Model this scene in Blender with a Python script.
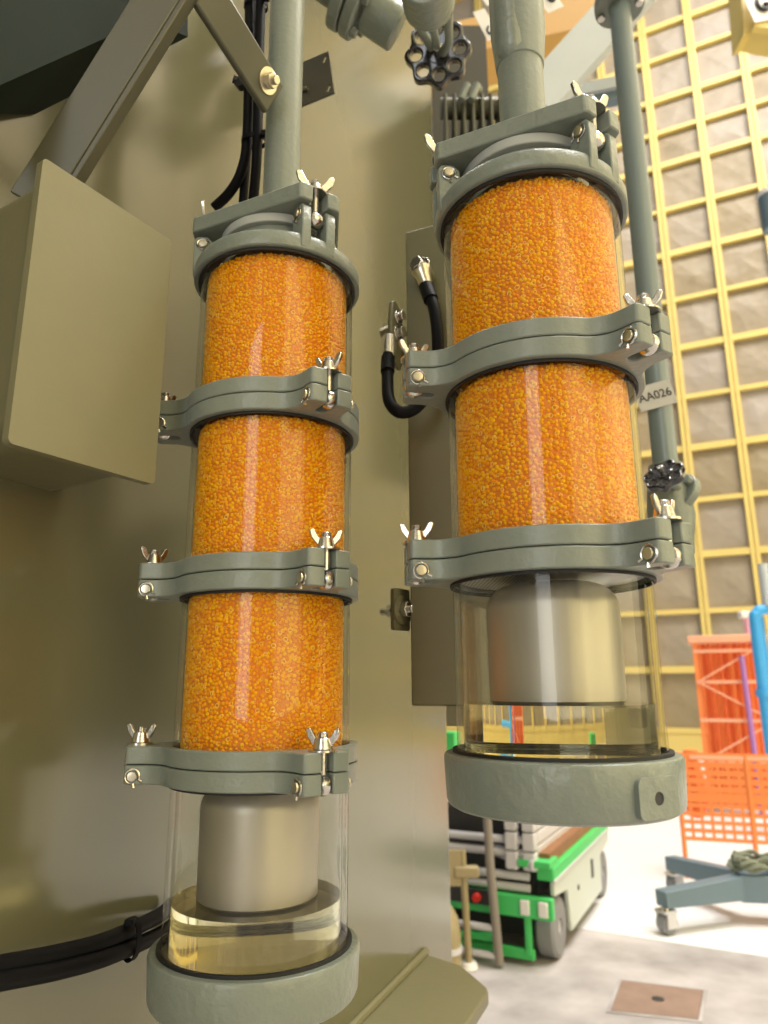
import bpy, bmesh, math, random
import numpy as np
from mathutils import Vector, Matrix
random.seed(7)
PI = math.pi
for o in list(bpy.data.objects): bpy.data.objects.remove(o)
SC = bpy.context.scene
COL = SC.collection

# ---------------------------------------------------------------- camera, world, light, exposure
CF, CP, CR, CZ = 714.26, math.radians(13.4818), math.radians(-0.2516), 1.5
cam_d = bpy.data.cameras.new('camera'); cam = bpy.data.objects.new('camera', cam_d); COL.objects.link(cam)
cam.matrix_world = Matrix.Translation((0, 0, CZ)) @ Matrix.Rotation(PI/2 + CP, 4, 'X') @ Matrix.Rotation(CR, 4, 'Z')
cam_d.sensor_fit = 'VERTICAL'; cam_d.sensor_height = 36.0; cam_d.lens = CF/1024*36.0
cam_d.clip_start = 0.02; cam_d.clip_end = 200
cam_d.dof.use_dof = True; cam_d.dof.focus_distance = 0.58; cam_d.dof.aperture_fstop = 8.0
SC.camera = cam

wd = bpy.data.worlds.new('hall_air'); SC.world = wd; wd.use_nodes = True
bg = wd.node_tree.nodes['Background']; bg.inputs[0].default_value = (0.95, 0.97, 1.0, 1); bg.inputs[1].default_value = 0.20

def area(name, loc, target, sx, sy, power, color):
    l = bpy.data.lights.new(name, 'AREA'); l.shape = 'RECTANGLE'; l.size = sx; l.size_y = sy
    l.energy = power; l.color = color
    o = bpy.data.objects.new(name, l); COL.objects.link(o)
    o.location = loc; o.rotation_euler = (Vector(target)-Vector(loc)).to_track_quat('-Z', 'Y').to_euler()
    return o
# high-bay lamps of the hall
for i, (x, y) in enumerate([(5, 4), (5, 7), (11, 4), (11, 6), (6, -3), (11, -3)]):
    area('hall_lamp', (x, y, 24), (x, y, 0), 3.0, 3.0, 1350, (1.0, 0.96, 0.90))
# two warm lights added for the yellow walls' glow; cool daylight from behind left
area('hall_side_light', (8.2, -8.5, 5.0), (8.2, 0.0, 5.0), 9.6, 8.0, 500, (1.0, 0.89, 0.48))
area('hall_side_light', (14.9, -2.0, 5.0), (0.0, -2.0, 5.0), 11.0, 8.0, 470, (1.0, 0.89, 0.48))
area('hall_side_light', (-3.6, -8.9, 4.0), (-3.6, 0.0, 4.0), 3.0, 6.0, 230, (0.90, 0.95, 1.0))

SC.view_settings.view_transform = 'Standard'; SC.view_settings.look = 'None'
SC.view_settings.gamma = 1.0; SC.view_settings.use_curve_mapping = False
SC.view_settings.exposure = 0.15
SC.cycles.max_bounces = 12; SC.cycles.transparent_max_bounces = 24; SC.cycles.transmission_bounces = 10
SC.cycles.sample_clamp_indirect = 6.0; SC.cycles.use_denoising = True

# ---------------------------------------------------------------- layout helper: sight line -> point at a given distance / height
def sight(px, py):
    a = px-384; b = py-512
    u = a*math.cos(CR)+b*math.sin(CR); w = -a*math.sin(CR)+b*math.cos(CR)
    u /= CF; v = -w/CF
    return Vector((u, math.cos(CP)-v*math.sin(CP), math.sin(CP)+v*math.cos(CP)))
def at(px, py, Y):
    d = sight(px, py); return d*(Y/d.y)+Vector((0, 0, CZ))
def at_z(px, py, z):
    d = sight(px, py); return d*((z-CZ)/d.z)+Vector((0, 0, CZ))

# ---------------------------------------------------------------- materials
def mat(name, color, rough=0.5, metal=0.0, spec=0.5, bump=0.0, bscale=60.0, var=0.0, vscale=8.0, coat=0.0, sub=0.0, bdist=0.002, color2=None):
    m = bpy.data.materials.new(name); m.use_nodes = True
    nt = m.node_tree; b = nt.nodes['Principled BSDF']
    b.inputs['Base Color'].default_value = (*color, 1); b.inputs['Roughness'].default_value = rough
    b.inputs['Metallic'].default_value = metal; b.inputs['Specular IOR Level'].default_value = spec
    b.inputs['Coat Weight'].default_value = coat; b.inputs['Coat Roughness'].default_value = 0.08
    if sub:
        b.inputs['Subsurface Weight'].default_value = sub; b.inputs['Subsurface Radius'].default_value = (0.004, 0.0018, 0.0004)
        b.inputs['Subsurface Scale'].default_value = 1.0
    tc = nt.nodes.new('ShaderNodeTexCoord')
    if var or color2:
        n = nt.nodes.new('ShaderNodeTexNoise'); n.inputs['Scale'].default_value = vscale; n.inputs['Detail'].default_value = 6
        nt.links.new(tc.outputs['Object'], n.inputs['Vector'])
        r = nt.nodes.new('ShaderNodeValToRGB')
        r.color_ramp.elements[0].position = 0.3; r.color_ramp.elements[1].position = 0.7
        c2 = color2 or tuple(min(1, c*(1+var)) for c in color)
        c1 = color if color2 else tuple(c*(1-var) for c in color)
        r.color_ramp.elements[0].color = (*c1, 1); r.color_ramp.elements[1].color = (*c2, 1)
        nt.links.new(n.outputs['Fac'], r.inputs['Fac']); nt.links.new(r.outputs['Color'], b.inputs['Base Color'])
    if bump:
        n2 = nt.nodes.new('ShaderNodeTexNoise'); n2.inputs['Scale'].default_value = bscale; n2.inputs['Detail'].default_value = 3
        nt.links.new(tc.outputs['Object'], n2.inputs['Vector'])
        bp = nt.nodes.new('ShaderNodeBump'); bp.inputs['Strength'].default_value = bump; bp.inputs['Distance'].default_value = bdist
        nt.links.new(n2.outputs['Fac'], bp.inputs['Height']); nt.links.new(bp.outputs['Normal'], b.inputs['Normal'])
    return m

M = {}
GREY = (0.203, 0.230, 0.198)
M['paint'] = mat('grey_green_enamel', GREY, 0.33, bump=0.35, bscale=170, var=0.05, vscale=14, bdist=0.0015)
M['cast'] = mat('grey_green_cast_enamel', GREY, 0.30, bump=0.55, bscale=120, var=0.05, vscale=20, bdist=0.002)
M['tank'] = mat('tank_enamel', (0.125, 0.119, 0.066), 0.17, spec=0.95, bump=0.05, bscale=25, var=0.03, vscale=3, bdist=0.002)
M['tank_plain'] = mat('olive_enamel', (0.135, 0.126, 0.066), 0.40, bump=0.15, bscale=60, var=0.04, vscale=6)
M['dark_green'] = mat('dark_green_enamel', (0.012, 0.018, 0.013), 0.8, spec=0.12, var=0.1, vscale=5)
M['steel'] = mat('stainless_steel', (0.62, 0.60, 0.56), 0.22, metal=1, bump=0.1, bscale=300)
M['brass'] = mat('yellow_zinc_steel', (0.60, 0.55, 0.44), 0.3, metal=1)
M['can'] = mat('brushed_can_metal', (0.44, 0.41, 0.35), 0.42, metal=0.65, bump=0.08, bscale=40, var=0.08, vscale=12)
M['black'] = mat('black_rubber', (0.005, 0.005, 0.006), 0.55, spec=0.12)
M['gasket'] = mat('black_gasket', (0.010, 0.010, 0.010), 0.6)
M['white_seal'] = mat('white_seal_plastic', (0.40, 0.42, 0.40), 0.5)
M['wheel_black'] = mat('black_wheel_lacquer', (0.012, 0.012, 0.018), 0.18, coat=0.6)
M['sign'] = mat('white_sign_plastic', (0.78, 0.77, 0.75), 0.45)
M['tag_metal'] = mat('grey_tag_plastic', (0.40, 0.395, 0.38), 0.45, var=0.04, vscale=80)
M['ink'] = mat('black_ink', (0.012, 0.012, 0.012), 0.6)
M['yellow'] = mat('yellow_frame_enamel', (0.66, 0.51, 0.16), 0.5, var=0.06, vscale=1.5)
M['ochre'] = mat('ochre_crane_enamel', (0.52, 0.30, 0.07), 0.5)
M['pale_steel'] = mat('pale_blue_grey_enamel', (0.50, 0.55, 0.58), 0.4, var=0.06, vscale=4)
M['pipe_blue'] = mat('blue_grey_enamel', (0.19, 0.235, 0.235), 0.28, bump=0.1, bscale=80)
M['lift_green'] = mat('lift_green_enamel', (0.06, 0.52, 0.13), 0.45)
M['lift_grey'] = mat('lift_grey_enamel', (0.58, 0.57, 0.59), 0.45)
M['lift_side'] = mat('lift_side_enamel', (0.55, 0.60, 0.55), 0.5)
M['tyre'] = mat('grey_tyre', (0.23, 0.23, 0.24), 0.7)
M['dark_metal'] = mat('dark_machine_metal', (0.03, 0.03, 0.03), 0.6)
M['plank'] = mat('brown_plank', (0.26, 0.12, 0.05), 0.6, var=0.15, vscale=12)
M['orange'] = mat('orange_plastic', (0.95, 0.27, 0.07), 0.5)
M['orange_pale'] = mat('pale_orange_enamel', (0.95, 0.46, 0.28), 0.5)
M['orange_deep'] = mat('deep_orange_enamel', (0.85, 0.17, 0.04), 0.5)
M['purple'] = mat('violet_plastic', (0.40, 0.18, 0.48), 0.5)
M['pink'] = mat('pink_plastic', (0.80, 0.40, 0.52), 0.5)
M['blue'] = mat('sky_blue_enamel', (0.05, 0.38, 0.80), 0.4)
M['crane_grey'] = mat('slate_blue_enamel', (0.13, 0.19, 0.23), 0.5)
M['red'] = mat('red_plastic', (0.7, 0.03, 0.02), 0.4)
M['tan'] = mat('tan_lacquer', (0.32, 0.26, 0.14), 0.45)
M['cream'] = mat('cream_wall_paint', (0.72, 0.62, 0.40), 0.7, var=0.05, vscale=0.3)
M['dark_olive'] = mat('dark_olive_enamel', (0.050, 0.046, 0.030), 0.45)
M['taupe'] = mat('taupe_enamel', (0.24, 0.21, 0.18), 0.5)
M['radiator'] = mat('radiator_enamel', (0.085, 0.085, 0.055), 0.45)
M['bracket'] = mat('bracket_enamel', (0.085, 0.083, 0.055), 0.4)
M['stub'] = mat('olive_enamel_light', (0.175, 0.165, 0.092), 0.42, bump=0.15, bscale=60, var=0.04, vscale=6)
M['rope'] = mat('grey_green_rope', (0.20, 0.22, 0.16), 0.9)
M['concrete'] = mat('worn_concrete', (0.27, 0.245, 0.24), 0.75, bump=0.2, bscale=30, vscale=2.6, color2=(0.53, 0.495, 0.49))
M['white_floor'] = mat('white_painted_floor', (0.74, 0.74, 0.75), 0.45, var=0.04, vscale=1.2)
M['cover'] = mat('rusty_brown_plate', (0.27, 0.18, 0.14), 0.6, var=0.12, vscale=9)
M['perf'] = None

def panel_mat(name, c1, c2):
    m = bpy.data.materials.new(name); m.use_nodes = True; nt = m.node_tree; b = nt.nodes['Principled BSDF']
    b.inputs['Roughness'].default_value = 0.55
    tc = nt.nodes.new('ShaderNodeTexCoord'); oi = nt.nodes.new('ShaderNodeObjectInfo')
    add = nt.nodes.new('ShaderNodeVectorMath'); add.operation = 'ADD'
    sc = nt.nodes.new('ShaderNodeVectorMath'); sc.operation = 'SCALE'; sc.inputs['Scale'].default_value = 37.0
    cx = nt.nodes.new('ShaderNodeCombineXYZ')
    for k in range(3): nt.links.new(oi.outputs['Random'], cx.inputs[k])
    nt.links.new(cx.outputs[0], sc.inputs[0]); nt.links.new(sc.outputs[0], add.inputs[1]); nt.links.new(tc.outputs['Object'], add.inputs[0])
    v = nt.nodes.new('ShaderNodeTexVoronoi'); v.inputs['Scale'].default_value = 1.1
    nt.links.new(add.outputs[0], v.inputs['Vector'])
    n = nt.nodes.new('ShaderNodeTexNoise'); n.inputs['Scale'].default_value = 1.5; nt.links.new(add.outputs[0], n.inputs['Vector'])
    mx = nt.nodes.new('ShaderNodeMath'); mx.operation = 'ADD'; nt.links.new(v.outputs['Distance'], mx.inputs[0]); nt.links.new(n.outputs['Fac'], mx.inputs[1])
    bp = nt.nodes.new('ShaderNodeBump'); bp.inputs['Strength'].default_value = 0.8; bp.inputs['Distance'].default_value = 0.10
    nt.links.new(mx.outputs[0], bp.inputs['Height']); nt.links.new(bp.outputs[0], b.inputs['Normal'])
    r = nt.nodes.new('ShaderNodeMix'); r.data_type = 'RGBA'; r.inputs['A'].default_value = (*c1, 1); r.inputs['B'].default_value = (*c2, 1)
    nt.links.new(oi.outputs['Random'], r.inputs['Factor']); nt.links.new(r.outputs['Result'], b.inputs['Base Color'])
    return m
M['panel'] = panel_mat('creased_membrane', (0.27, 0.215, 0.125), (0.34, 0.295, 0.25))

def glass_mat(name, ior, tint, rough=0.0):
    m = bpy.data.materials.new(name); m.use_nodes = True; nt = m.node_tree; nt.nodes.clear()
    out = nt.nodes.new('ShaderNodeOutputMaterial'); mix = nt.nodes.new('ShaderNodeMixShader')
    t = nt.nodes.new('ShaderNodeBsdfTransparent'); t.inputs[0].default_value = (*tint, 1)
    g = nt.nodes.new('ShaderNodeBsdfGlossy'); g.inputs['Roughness'].default_value = rough
    f = nt.nodes.new('ShaderNodeFresnel'); gm = nt.nodes.new('ShaderNodeNewGeometry')
    mr = nt.nodes.new('ShaderNodeMapRange'); mr.inputs['To Min'].default_value = ior; mr.inputs['To Max'].default_value = 1/ior
    nt.links.new(gm.outputs['Backfacing'], mr.inputs['Value']); nt.links.new(mr.outputs[0], f.inputs['IOR'])
    nt.links.new(f.outputs[0], mix.inputs[0]); nt.links.new(t.outputs[0], mix.inputs[1]); nt.links.new(g.outputs[0], mix.inputs[2])
    nt.links.new(mix.outputs[0], out.inputs[0]); return m
M['glass'] = glass_mat('clear_acrylic', 1.30, (0.975, 0.975, 0.96), 0.02)
def oil_mat():
    m = bpy.data.materials.new('clear_oil'); m.use_nodes = True; nt = m.node_tree; nt.nodes.clear()
    out = nt.nodes.new('ShaderNodeOutputMaterial'); g = nt.nodes.new('ShaderNodeBsdfGlass')
    g.inputs['Color'].default_value = (0.97, 0.95, 0.86, 1); g.inputs['IOR'].default_value = 1.42; g.inputs['Roughness'].default_value = 0
    nt.links.new(g.outputs[0], out.inputs[0]); return m
M['oil'] = oil_mat()

def bead_mat(name, cols, rough, sub, spec=0.5):
    m = mat(name, cols[0], rough, sub=sub, spec=spec); nt = m.node_tree; b = nt.nodes['Principled BSDF']
    oi = nt.nodes.new('ShaderNodeObjectInfo'); r = nt.nodes.new('ShaderNodeValToRGB')
    r.color_ramp.elements[0].color = (*cols[0], 1); r.color_ramp.elements[1].color = (*cols[-1], 1)
    for i, c in enumerate(cols[1:-1]):
        e = r.color_ramp.elements.new((i+1)/(len(cols)-1)); e.color = (*c, 1)
    nt.links.new(oi.outputs['Random'], r.inputs[0]); nt.links.new(r.outputs[0], b.inputs['Base Color']); return m
M['bead'] = bead_mat('orange_silica', [(0.84, 0.30, 0.003), (0.90, 0.40, 0.004), (0.92, 0.51, 0.006)], 0.35, 0.0, 0.15)
M['bead_glint'] = bead_mat('amber_bead_glint', [(0.97, 0.68, 0.10), (0.98, 0.80, 0.22)], 0.3, 0.0, 0.2)  # pale amber that paints the ring highlights of the beads
M['gel_core'] = mat('orange_silica_mass', (0.72, 0.22, 0.004), 0.6)

def perf_mat():
    m = mat('perforated_sheet', (0.42, 0.42, 0.40), 0.35, metal=0.7); nt = m.node_tree; b = nt.nodes['Principled BSDF']
    tc = nt.nodes.new('ShaderNodeTexCoord'); v = nt.nodes.new('ShaderNodeTexVoronoi'); v.inputs['Scale'].default_value = 330; v.inputs['Randomness'].default_value = 0.0
    nt.links.new(tc.outputs['Object'], v.inputs['Vector'])
    r = nt.nodes.new('ShaderNodeValToRGB'); r.color_ramp.interpolation = 'CONSTANT'
    r.color_ramp.elements[0].color = (0.03, 0.03, 0.03, 1); r.color_ramp.elements[1].position = 0.3; r.color_ramp.elements[1].color = (0.55, 0.55, 0.52, 1)
    nt.links.new(v.outputs['Distance'], r.inputs[0]); nt.links.new(r.outputs[0], b.inputs['Base Color']); return m
M['perf'] = perf_mat()

# ---------------------------------------------------------------- mesh helpers
def obj(name, bm, m, parent=None, smooth=True, bevel=0.0, seg=2, angle=35, kind=None, loc=None):
    bmesh.ops.recalc_face_normals(bm, faces=bm.faces)
    me = bpy.data.meshes.new(name); bm.to_mesh(me); bm.free()
    me.materials.append(m)
    o = bpy.data.objects.new(name, me); COL.objects.link(o)
    if parent: o.parent = parent
    if loc is not None: o.location = loc
    if bevel:
        b = o.modifiers.new('soft_edge', 'BEVEL'); b.width = bevel; b.segments = seg; b.limit_method = 'ANGLE'; b.angle_limit = math.radians(angle)
        b.use_clamp_overlap = True
    if smooth:
        for p in me.polygons: p.use_smooth = True
        me.set_sharp_from_angle(angle=math.radians(angle))
    if kind: o['kind'] = kind
    return o
def thing(name, label, cat, loc=(0, 0, 0), rot=(0, 0, 0), group=None):
    o = bpy.data.objects.new(name, None); COL.objects.link(o); o.location = loc; o.rotation_euler = rot; o.empty_display_size = 0.05
    return tag(o, label, cat, group)
def tag(o, label, cat, group=None):
    o['label'] = label; o['category'] = cat
    if group: o['group'] = group
    return o
def struct(name, bm, m, parent=None, **k):
    o = obj(name, bm, m, parent, **k)
    if not parent: o['kind'] = 'structure'
    return o
def add_box(bm, x0, x1, y0, y1, z0, z1, mx=None):
    vs = [bm.verts.new((x, y, z)) for x in (x0, x1) for y in (y0, y1) for z in (z0, z1)]
    for f in ((0, 1, 3, 2), (4, 6, 7, 5), (0, 4, 5, 1), (2, 3, 7, 6), (0, 2, 6, 4), (1, 5, 7, 3)): bm.faces.new([vs[i] for i in f])
    if mx is not None: bmesh.ops.transform(bm, matrix=mx, verts=vs)
    return vs
def frame_of(d):
    d = Vector(d).normalized(); up = Vector((0, 0, 1)) if abs(d.z) < 0.95 else Vector((1, 0, 0))
    a = d.cross(up).normalized(); return a, a.cross(d).normalized()
def add_tube(bm, pts, r, seg=14, cap=True, closed=False):
    pts = [Vector(p) for p in pts]; n = len(pts); rings = []
    rs = r if isinstance(r, (list, tuple)) else [r]*n
    d0 = (pts[1]-pts[0]); a, b = frame_of(d0)
    for i, p in enumerate(pts):
        if closed: d = pts[(i+1) % n]-pts[i-1]
        else: d = pts[min(i+1, n-1)]-pts[max(i-1, 0)]
        d.normalize(); a = (a-d*a.dot(d)).normalized(); b = d.cross(a)
        rings.append([bm.verts.new(p+(a*math.cos(t)+b*math.sin(t))*rs[i]) for t in [2*PI*k/seg for k in range(seg)]])
    for i in range(n if closed else n-1):
        A, B = rings[i], rings[(i+1) % n]
        for k in range(seg): bm.faces.new((A[k], A[(k+1) % seg], B[(k+1) % seg], B[k]))
    if cap and not closed:
        bm.faces.new(rings[0][::-1]); bm.faces.new(rings[-1])
    return [v for q in rings for v in q]
def add_lathe(bm, prof, seg=64, mx=None, close=False):
    rings = []; allv = []
    for r, z in prof:
        if r < 1e-7: ring = [bm.verts.new((0, 0, z))]
        else: ring = [bm.verts.new((r*math.cos(2*PI*k/seg), r*math.sin(2*PI*k/seg), z)) for k in range(seg)]
        rings.append(ring); allv += ring
    pairs = list(zip(rings, rings[1:]))
    if close: pairs.append((rings[-1], rings[0]))
    for A, B in pairs:
        for k in range(seg):
            k2 = (k+1) % seg
            if len(A) == 1 and len(B) == 1: continue
            if len(A) == 1: bm.faces.new((A[0], B[k], B[k2]))
            elif len(B) == 1: bm.faces.new((A[k], A[k2], B[0]))
            else: bm.faces.new((A[k], A[k2], B[k2], B[k]))
    if mx is not None: bmesh.ops.transform(bm, matrix=mx, verts=allv)
    return allv
def add_prism(bm, outer, holes, z0, z1, mx=None):
    """outline (and holes) in x,y extruded from z0 to z1"""
    loops = [outer]+list(holes); allv = []
    for z in (z0, z1):
        es = []
        for lp in loops:
            vs = [bm.verts.new((p[0], p[1], z)) for p in lp]; allv.append(vs)
            es += [bm.edges.new((vs[i], vs[(i+1) % len(vs)])) for i in range(len(vs))]
        bmesh.ops.triangle_fill(bm, use_beauty=True, use_dissolve=False, edges=es)
    nl = len(loops)
    for k in range(nl):
        A, B = allv[k], allv[k+nl]
        for i in range(len(A)): bm.faces.new((A[i], A[(i+1) % len(A)], B[(i+1) % len(A)], B[i]))
    flat = [v for l in allv for v in l]
    if mx is not None: bmesh.ops.transform(bm, matrix=mx, verts=flat)
    return flat
def circ(r, n=64, cx=0, cy=0): return [(cx+r*math.cos(2*PI*k/n), cy+r*math.sin(2*PI*k/n)) for k in range(n)]
def axes(p, z, x=None):
    """matrix whose z axis is z, placed at p"""
    z = Vector(z).normalized()
    if x is None: x = frame_of(z)[0]
    x = Vector(x); x = (x-z*x.dot(z)).normalized(); y = z.cross(x)
    return Matrix(((x.x, y.x, z.x, p[0]), (x.y, y.y, z.y, p[1]), (x.z, y.z, z.z, p[2]), (0, 0, 0, 1)))
def bar_mx(a, b, w_dir):
    """unit frame for a bar from a to b: local z along the bar, local x along w_dir"""
    return axes(Vector(a), Vector(b)-Vector(a), w_dir)
def smooth_path(pts, n=8):
    pts = [Vector(p) for p in pts]; out = []
    P = [pts[0]*2-pts[1]]+pts+[pts[-1]*2-pts[-2]]
    for i in range(1, len(P)-2):
        for k in range(n):
            t = k/n; a, b, c, d = P[i-1], P[i], P[i+1], P[i+2]
            out.append(0.5*((2*b)+(c-a)*t+(2*a-5*b+4*c-d)*t*t+(3*b-a-3*c+d)*t**3))
    out.append(pts[-1]); return out
B = bmesh.new

# ---------------------------------------------------------------- the setting
# floor of the hall: worn concrete near the machine, white painted floor beyond
far_edge = [at_z(480, 925, 0), at_z(597, 931, 0), at_z(768, 957, 0)]
bm = B(); add_box(bm, -14, 34, -12, 36, -0.20, -0.004); struct('floor', bm, M['concrete'], smooth=False)
dl = (far_edge[2]-far_edge[1]).normalized(); e0 = far_edge[1]-dl*16; e1 = far_edge[1]+dl*30
nrm = Vector((-dl.y, dl.x, 0)); nrm = nrm if nrm.y > 0 else -nrm
bm = B(); q = [e0, e1, e1+nrm*24, e0+nrm*24]
add_prism(bm, [(p.x, p.y) for p in q], [], -0.01, 0.0); w_fl = obj('painted_floor', bm, M['white_floor'], smooth=False); w_fl['kind'] = 'structure'

# yellow framed sound wall
WB = Vector((6.494, 16.531, 0)); WS = Vector((0.899, -0.438, 0)).normalized(); WN = Vector((-0.438, -0.899, 0)).normalized()
WR = bpy.data.objects.new('wall_back', None); COL.objects.link(WR); WR['kind'] = 'structure'
WR.matrix_world = Matrix(((WS.x, WN.x, 0, WB.x), (WS.y, WN.y, 0, WB.y), (0, 0, 1, 0), (0, 0, 0, 1)))
rows = [0.45, 1.77, 3.06, 4.35, 5.63, 6.91, 8.2, 9.5, 10.8, 12.1, 13.37, 14.7, 15.7, 16.72, 18.0, 19.05, 20.4, 21.7, 23.0]
colx = [0.80+1.165*k for k in range(-8, 22)]
bm = B(); add_box(bm, colx[0]-1, colx[-1]+1, -0.5, -0.22, 0, 23.4); obj('backing', bm, M['yellow'], WR, smooth=False)
bm = B(); add_box(bm, colx[0]-0.5, colx[-1]+0.5, -0.24, -0.02, 0, 0.45); obj('plinth', bm, M['yellow'], WR, smooth=False)
pm = {}
for i in range(len(rows)-1):
    for k in range(len(colx)-1):
        near = -4 <= k-8 <= 4
        if not near and (i % 1): continue
        h = rows[i+1]-rows[i]
        key = round(h, 2)
        if key not in pm:
            b2 = B(); add_box(b2, 0.03, 1.135, -0.22, -0.13, 0.03, h-0.03)
            # shallow four-sided dent so that each panel is its own piece
            c = b2.verts.new((0.58, -0.085, h/2)); 
            fr = [v for v in b2.verts if abs(v.co.y+0.13) < 1e-5]
            f = [f for f in b2.faces if all(v in fr for v in f.verts)][0]; vs = list(f.verts); b2.faces.remove(f)
            for j in range(4): b2.faces.new((vs[j], vs[(j+1) % 4], c))
            o = obj('panel', b2, M['panel'], WR, smooth=False); pm[key] = o
        else:
            if not (0 <= k-4 <= 10) and i > 12 and False: continue
            o = pm[key].copy(); COL.objects.link(o); o.parent = WR
        o.location = (colx[k], 0, rows[i])
proto = None
for k, x in enumerate(colx):
    if proto is None:
        bm = B(); add_box(bm, -0.095, -0.015, -0.14, 0.03, 0.4, 23.2); add_box(bm, 0.015, 0.095, -0.14, 0.03, 0.4, 23.2); add_box(bm, -0.02, 0.02, -0.14, -0.02, 0.4, 23.2)
        proto = obj('vertical_rail', bm, M['yellow'], WR, smooth=False); proto.location = (x, 0, 0)
    else:
        o = proto.copy(); COL.objects.link(o); o.parent = WR; o.location = (x, 0, 0)
proto = None
for i, z in enumerate(rows):
    t = 0.075 if i % 2 else 0.055
    bm = B(); add_box(bm, colx[0]-0.4, colx[-1]+0.4, -0.14, 0.0, -t, t); obj('horizontal_rail', bm, M['yellow'], WR, smooth=False, loc=(0, 0, z))

# the other hall walls, seen in the reflections
bm = B(); add_box(bm, 15.0, 15.3, -9.3, 12.3, 0, 23.4); struct('wall_right', bm, M['cream'], smooth=False)
wf = B(); add_box(wf, -8.0, 15.0, -9.3, -9.0, 0, 23.4); wfo = struct('wall_front', wf, M['cream'], smooth=False)
for x in (-6.0, -1.2, 0.6, 2.6, 13.6):
    bm = B(); add_box(bm, x-0.3, x+0.3, -9.0, -8.6, 0, 23.4); obj('streak_pillar', bm, M['crane_grey'], wfo, smooth=False)  # unseen pillars, added for dark vertical streaks in the glass reflections

# unseen dark screen added on the right to darken the tank wall's reflection
ws = bpy.data.objects.new('unseen_dark_screen', None); COL.objects.link(ws); ws['kind'] = 'structure'; ws.location = (6.0, 6.4, 0); ws.rotation_euler = (0, 0, math.radians(-62))
for k in range(5):
    bm = B(); add_box(bm, k*1.1+0.02, k*1.1+1.08, -0.03, 0.03, 0.75, 3.3); obj('panel', bm, M['dark_green'], ws, smooth=False)
for k in range(6):
    bm = B(); add_box(bm, k*1.1-0.03, k*1.1+0.03, -0.05, 0.05, 0.0, 3.35); obj('post', bm, M['crane_grey'], ws, smooth=False)

# ---------------------------------------------------------------- transformer tank
TW = Vector((0.385, 0.923, 0)).normalized(); TN = Vector((0.923, -0.385, 0)).normalized()
TB = Vector((-0.047, 1.229, 0))
def tw(s, n, z): return TB+TW*s+TN*n+Vector((0, 0, z))
tank = thing('transformer_tank', 'olive painted steel tank wall filling the left behind the hanging cylinders', 'tank', (TB.x, TB.y, 0.3), (0, 0, math.atan2(TW.y, TW.x)))
s_end = 0.505; rc = 0.03
out = [(-1.2, 0)]+[(s_end-rc+rc*math.sin(t), -rc+rc*math.cos(t)) for t in [PI/2*k/8 for k in range(9)]]+[(s_end, -1.6), (-1.2, -1.6)]
# local x runs along the wall, local +y is away from it
bm = B(); add_prism(bm, [(a, -b) for a, b in out], [], 0.0, 2.9); obj('side_wall', bm, M['tank'], tank)
tz = lambda z: z-0.3
led = [(-1.15, 0.0), (0.31, 0.0), (0.278, 0.085), (0.205, 0.150), (0.19, 0.156), (-1.15, 0.156)]
bm = B(); add_prism(bm, [(a, -b) for a, b in led], [], tz(0.978), tz(1.0)); obj('base_ledge', bm, M['tank_plain'], tank, bevel=0.003)
bm = B(); add_tube(bm, [(-1.15, -0.003, tz(1.003)), (0.315, -0.003, tz(1.003))], 0.007, 8); obj('weld_bead', bm, M['tank_plain'], tank)
# stub with end plate
def tl(p):
    d = Vector(p)-Vector((TB.x, TB.y, 0.3)); return Vector((d.dot(TW), -d.dot(TN), d.z))
pa = at(36, 157, 0.475); pb = at(172, 241, 0.585); pc = at(155, 487, 0.585); pd = at(16, 441, 0.475)
A0 = (tl(pa)+tl(pd))/2; A1 = (tl(pb)+tl(pc))/2
dirp = Vector((A1.x-A0.x, A1.y-A0.y, 0)).normalized(); nrp = Vector((dirp.y, -dirp.x, 0))   # nrp points away from the wall (local -y)
if nrp.y > 0: nrp = -nrp
Lp = (Vector((A1.x, A1.y, 0))-Vector((A0.x, A0.y, 0))).length
zh, zl = 1.899-0.3, 1.665-0.3
mxp = Matrix(((dirp.x, 0, nrp.x, A0.x), (dirp.y, 0, nrp.y, A0.y), (0, 1, 0, zl), (0, 0, 0, 1)))
hh = zh-zl
def round_rect(x0, x1, y0, y1, r, n=6):
    o = []
    for cx, cy, a in ((x1-r, y0+r, -PI/2), (x1-r, y1-r, 0), (x0+r, y1-r, PI/2), (x0+r, y0+r, PI)):
        o += [(cx+r*math.cos(a+PI/2*k/n), cy+r*math.sin(a+PI/2*k/n)) for k in range(n+1)]
    return o
bm = B(); add_prism(bm, round_rect(0, Lp, 0, hh, 0.0045), [], -0.008, 0.0, mxp)
stub = obj('jacking_stub_plate', bm, M['stub'], tank, bevel=0.0025, seg=3)
bm = B(); add_prism(bm, round_rect(0.004, Lp-0.01, 0.004, hh-0.006, 0.02, 10), [], -0.14, -0.009, mxp)
obj('stub_body', bm, M['tank_plain'], tank, bevel=0.002)

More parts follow.
